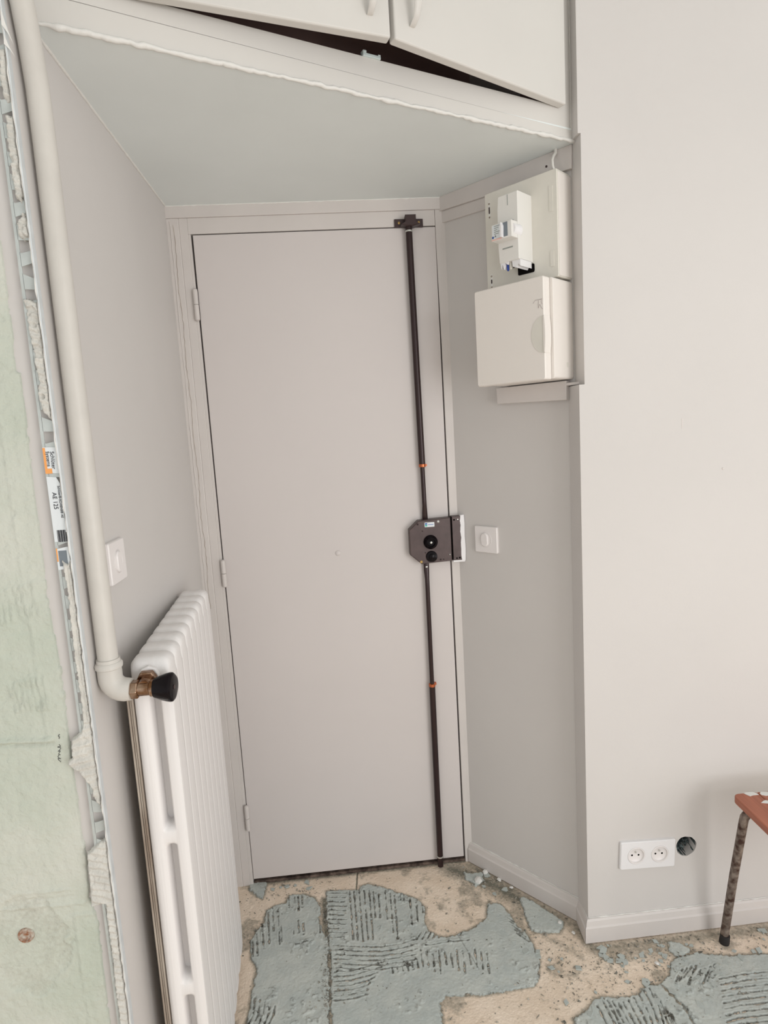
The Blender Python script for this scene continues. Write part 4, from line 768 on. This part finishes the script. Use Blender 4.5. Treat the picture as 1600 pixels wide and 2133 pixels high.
MB().lathe([(.0040, 0), (.0040, .0010), (.002, .0012)], O + ka*.0354, ka, seg=16).build('wheel_screw', M['bracket'], hw)

# radiator: nine cast sections, two columns each, joined at the hubs
RA = R(3.9)
rad = empty('radiator', (0.0, -0.793, ZF), RA, 'white cast-iron column radiator standing against the left alcove wall', 'radiator')
RX0, RX1, RT, RB = -0.0300, 0.0420, 1.064 - ZF, 0.002 - ZF
def offset_rr(x0, x1, z0, z1, r, d, n=7): return rrect(x0+d, x1-d, z0+d*1.0, z1-d, max(r-d*.4, .003), n)
def section_mesh():
    bm = bmesh.new(); half = 0.0290
    lay = [(-half, .0125), (-half + .0015, .0085), (-half + .0045, .0045), (-half + .0095, .0015), (-half + .017, 0), (half - .017, 0), (half - .0095, .0015), (half - .0045, .0045), (half - .0015, .0085), (half, .0125)]
    zc = [0.067, 0.390, 0.713, 1.036]; slots = []
    for a, b in zip(zc, zc[1:]): slots.append((a + .019 - ZF, b - .019 - ZF))
    outs = []; hs = [[] for _ in slots]
    for y, d in lay:
        # fronts stay flatter than the tops
        o = []
        ol = rrect(RX0, RX1, RB, RT, .0165, 7); ol = ol[:16] + [(RX0, RT - .045), (RX0, RB + .045)] + ol[16:] + [(RX1, RB + .045), (RX1, RT - .045)]
        for x, z in ol:
            kx = 1 if x < 0 else -1
            fx = .03 if (z < RT - .03 and z > RB + .03 and x > 0) else (1.0 if x < 0 else .45)
            nz = -1 if z > RT - .03 else (1 if z < RB + .03 else 0)
            o.append(bm.verts.new((x + kx*d*fx, y, z + nz*d*1.7)))
        outs.append(o)
        for k, (a, b) in enumerate(slots):
            g = d*.42
            hs[k].append([bm.verts.new((x, y, z)) for x, z in rrect(.0020 - g, .0175 + g, a - g*2, b + g*2, .0075, 4)])
    for i in (0, len(lay)-1):
        es = []
        for ring in [outs[i]] + [h[i] for h in hs]:
            for j in range(len(ring)): es.append(bm.edges.new((ring[j], ring[(j+1) % len(ring)])))
        bmesh.ops.triangle_fill(bm, use_beauty=True, use_dissolve=False, edges=es)
    for chain in [outs] + hs:
        for a, b in zip(chain, chain[1:]):
            for j in range(len(a)): bm.faces.new((a[j], a[(j+1) % len(a)], b[(j+1) % len(a)], b[j]))
    bmesh.ops.recalc_face_normals(bm, faces=bm.faces)
    me = bpy.data.meshes.new('section'); bm.to_mesh(me); bm.free(); me.materials.append(M['rad'])
    for p in me.polygons: p.use_smooth = True
    try: me.set_sharp_from_angle(angle=R(50))
    except Exception: pass
    return me
sm = section_mesh()
for k in range(9):
    o = bpy.data.objects.new('section', sm); COL.objects.link(o); o.parent = rad; o.location = (0, 0.029 + k*0.0586, 0)
mb = MB()
for z in (0.067, 1.036): mb.lathe([(.014, 0), (.014, 9*.0592 - .01)], (0.0062, .004, z - ZF), (0, 1, 0), seg=18)
mb.build('hub_tube', M['rad'], rad, smooth=True)
mb = MB()
for k in range(9): mb.box(-.002, .020, .034 + k*.0586, .040 + k*.0586, .09 - ZF, 1.03 - ZF)
mb.build('web', M['rad'], rad)
MB().lathe([(.0165, 0), (.018, .003), (.018, .009), (.016, .012)], (0.0062, -.010, 1.036 - ZF), (0, 1, 0), sides=8).build('end_bush', M['rad'], rad, bevel=.001)
mb = MB()
for i in range(3): mb.front([(-0.0415 + i*.0040, 0.02), (-0.0380 + i*.0040, 0.02), (-0.0380 + i*.0040, 1.02), (-0.0415 + i*.0040, 1.02)], 0.006 + .002*(i % 2), 0.17)
mb.build('rear_flange', M['radrear'], rad, bevel=.0012)['label'] = 'grimy unpainted rear edge with shade put into its brown'
for yy in (0.02, 0.49):
    MB().front([(-0.018, 0.0), (0.030, 0.0), (0.026, 0.03), (-0.014, 0.03)], yy, yy + .03).build('foot', M['rad'], rad, bevel=.003)

# ---------------------------------------------------------------- tile edge profile with mortar
tp = empty('tile_edge_profile', (0, 0, 0), 0, 'perforated aluminium tile edge profile caked with mortar on the left wall edge', 'profile')
def leg_mesh():
    x0, xa, xb, x1 = -0.0977, -0.0928, -0.0768, -0.0722; y0, y1 = -0.8625, -0.8612
    mb = MB(); mb.box(x0, xa, y0, y1, 0.28, 2.30).box(xb, x1, y0, y1, 0.28, 2.30)
    z = 0.2800; lo = (0.28, 0.28); k = 0
    while z < 2.27:
        zc = z + 0.022
        l = (zc - .006, zc + .006) if k % 2 else (zc - .011, zc + .009)
        r = (zc - .012, zc + .011) if k % 2 else (zc - .007, zc + .008)
        mb.front([(xa - .0004, lo[0]), (xb + .0004, lo[1]), (xb + .0004, r[0]), ((xa + xb)/2 + .003, (l[0]*.4 + r[0]*.6)), (xa + .002, l[0] + .0006), (xa - .0004, l[0] + .0022)], y0, y1)
        lo = (l[1], r[1]); z += 0.0365; k += 1
    mb.front([(xa - .0004, lo[0]), (xb + .0004, lo[1]), (xb + .0004, 2.30), (xa - .0004, 2.30)], y0, y1)
    mb.build('perforated_leg', M['alu'], tp)
leg_mesh()
MB().box(-0.0716, -0.0697, -0.8718, -0.8600, -0.014, 2.30).build('edge_lip', M['alulip'], tp, bevel=.0006)
for z, s in ((2.066, 1.0), (2.040, .6)):
    bm = bmesh.new(); V = [(-.0716, -.874, z), (-.0700, -.874, z + .022*s), (-.0690, -.871, z + .010*s), (-.0640, -.868, z - .012*s), (-.0615, -.866, z - .022*s), (-.0655, -.870, z - .010*s)]
    a = [bm.verts.new(p) for p in V]; c = [bm.verts.new((p[0], p[1] - .0008, p[2])) for p in V]
    bm.faces.new(a); bm.faces.new(c[::-1])
    for k in range(6): bm.faces.new((a[k], a[(k+1) % 6], c[(k+1) % 6], c[k]))
    mb = MB(); mb.bm.free(); mb.bm = bm; mb.build('paint_flap', M['caulk'], tp)
q = random.Random(4)
pts = [(-0.0722 + q.uniform(-.0006, .0003), -0.8705 + q.uniform(-.0012, .0008), 0.30 + i*.012) for i in range(165)]
MB().tube(pts, [q.uniform(.0003, .0015) for _ in pts], seg=6).build('plaster_edge', M['caulk'], tp)
for li, P in enumerate(LUMPS):
    P = [(min(x, -0.0745), z) for x, z in P]
    xs = [p[0] for p in P]; zs = [p[1] for p in P]
    LX, LZ = np.meshgrid(np.arange(min(xs)-.006, max(xs)+.006, .0012), np.arange(min(zs)-.008, max(zs)+.008, .0014))
    sd = poly_sd(LX, LZ, P) + (fbm(LX*260, LZ*260, 2, 60+li) - .5)*.0035
    rib = 0.5 + 0.5*np.sin((LZ + LX*(.35 if li else -.25))*2*np.pi/(0.0135 if li < 2 else .011) + 2*fbm(LX*60, LZ*60, 2, 5))
    if li == 0: rib = np.where(LZ > 0.99, 0.5 + .5*np.sin(LX*2*np.pi/.0085 + 3*fbm(LX*40, LZ*12, 2, 8)), rib)
    hh = 0.008*sstep(-.0012, .0028, sd) + 0.0026*rib*sstep(0, .004, sd) + .0018*(fbm(LX*150, LZ*150, 3, 90+li) - .5) - 0.002
    ch = sstep(.60, .66, fbm(LX*90, LZ*60, 2, 23+li)); hh = hh - .004*ch*(0.4 if li < 2 else 1)
    o = grid_mesh('mortar_lump', LX, LZ, hh, sd > -.0016, None, M['mortar'], tp, wallmode=True, ybase=-0.8622)
    sd_ = o.modifiers.new('thick', 'SOLIDIFY'); sd_.thickness = 0.003; sd_.offset = -1
# printed label on the leg
lb = empty('profile_label', (-0.0848, -0.8633, 1.385), 0, parent=tp)
yl = -0.0004
MB().front([(-.0120, -.085), (.0085, -.0855), (.0075, .010), (.0030, .020), (-.0120, .022)], yl, 0.0006).build('label_paper', M['paper'], lb)
MB().front([(-.0120, .026), (-.0095, .028), (.0085, .026), (.0100, .068), (-.0122, .0690)], yl, 0.0006).build('label_paper', M['paper'], lb)
MB().front([(-.0120, -.132), (.0088, -.130), (.0075, -.094), (-.0118, -.097)], yl, 0.0006).build('label_paper', M['paper'], lb)
MB().box(-.0122, -.0085, -.0008, 0, .0265, .0680).build('label_print', M['orange'], lb); MB().box(-.0085, -.0015, -.0008, 0, .0265, .0345).build('label_print', M['orange'], lb)
MB().box(-.0118, -.0098, -.0008, 0, -.1180, -.0960).build('label_print', M['orange'], lb); MB().box(-.0085, .0045, -.0008, 0, -.1260, -.1000).build('label_print', M['inkgrey'], lb)
TR = (R(90), R(90), 0)
text('label_text', 'AE 125', .0095, M['ink'], lb, (-.0030, -.0008, -.018), TR)
text('label_text', 'Schl\u00fcter', .0085, M['ink'], lb, (.0015, -.0008, .0475), TR)
text('label_text', 'Systems', .0075, M['ink'], lb, (-.0055, -.0008, .0500), TR)
text('label_text', 'Schl\u00fcter\u00ae-SCHIENE\u00ae AE', .0050, M['ink'], lb, (.0050, -.0008, -.020), TR)
for i in range(12):
    MB().box(-.0065 + i*.00125, -.0060 + i*.00125 + .0003*(i % 3), -.0008, 0, -.0855, -.0660 if i < 11 else -.07).build('barcode_bar', M['ink'], lb)

# ---------------------------------------------------------------- stool
st = empty('stool', (1.345, -0.462, ZF), R(-2), 'old stool with a reddish plank seat and rusty tube legs by the wall', 'stool')
SH = 0.45 - ZF
MB_w = [(0.0, 0.066), (0.0670, 0.132), (0.133, 0.198), (0.199, 0.265), (0.266, 0.330)]
for i, (a, b) in enumerate(MB_w):
    pl = [(a, -0.33), (b, -0.33), (b, 0.0), (a, 0.0)]
    if i == 0:
        pl = [(a, -0.31), (a + .006, -.324), (a + .02, -0.33), (b, -0.33), (b, 0.0)] + [(a + .016 - .016*math.sin(R(t)), -.016 + .016*math.cos(R(t))) for t in range(0, 91, 15)]
    if i == 4:
        pl = [(a, -0.33), (b - .016, -0.33), (b, -.314), (b, -.016), (b - .016, 0.0), (a, 0.0)]
    MB().plan(pl, SH - .019, SH).build('seat_plank', M['wood'], st, bevel=.0025)
for cx, cy, s in ((.045, -.006, 1.2), (.085, -.012, 1.0), (.062, -.045, .7), (.12, -.004, 1.2)):
    q = random.Random(int(cx*1000)); P = [(cx + s*.020*q.uniform(.5, 1.1)*math.cos(2*math.pi*i/9), cy + s*.010*q.uniform(.5, 1.1)*math.sin(2*math.pi*i/9)) for i in range(9)]
    P = [(x, min(y, 0.0)) for x, y in P]
    MB().plan(P, SH, SH + .0012).build('paint_splash', M['caulk'], st)
def leg(x, y, fx, fy, tx, ty):
    pts = [(tx, ty, SH - .031), (x*.5 + tx*.5, y*.5 + ty*.5, SH - .031), (x, y, SH - .034)]
    pts = [(tx, ty, SH - .030)] + [(x + (tx - x)*k, y + (ty - y)*k, SH - .030 - d) for k, d in ((.35, 0), (.16, .002), (.07, .008), (.02, .018), (0, .034))] + [(fx + (x-fx)*.5, fy + (y-fy)*.5, SH*.48), (fx, fy, .022)]
    o = MB().tube(pts, .0110, seg=16).build('leg', M['rust'], st, smooth=True)
    MB().lathe([(.0130, 0), (.0135, .004), (.0125, .026), (.0115, .028)], (fx, fy, .0012), ((x-fx), (y-fy), SH), seg=18).build('rubber_foot', M['rubber'], o, smooth=True)
leg(.012, -.030, .006, .034, .165, -.040)
leg(.308, -.030, .318, .034, .165, -.040)
leg(.022, -.300, .010, -.345, .165, -.290)
leg(.308, -.300, .320, -.345, .165, -.290)
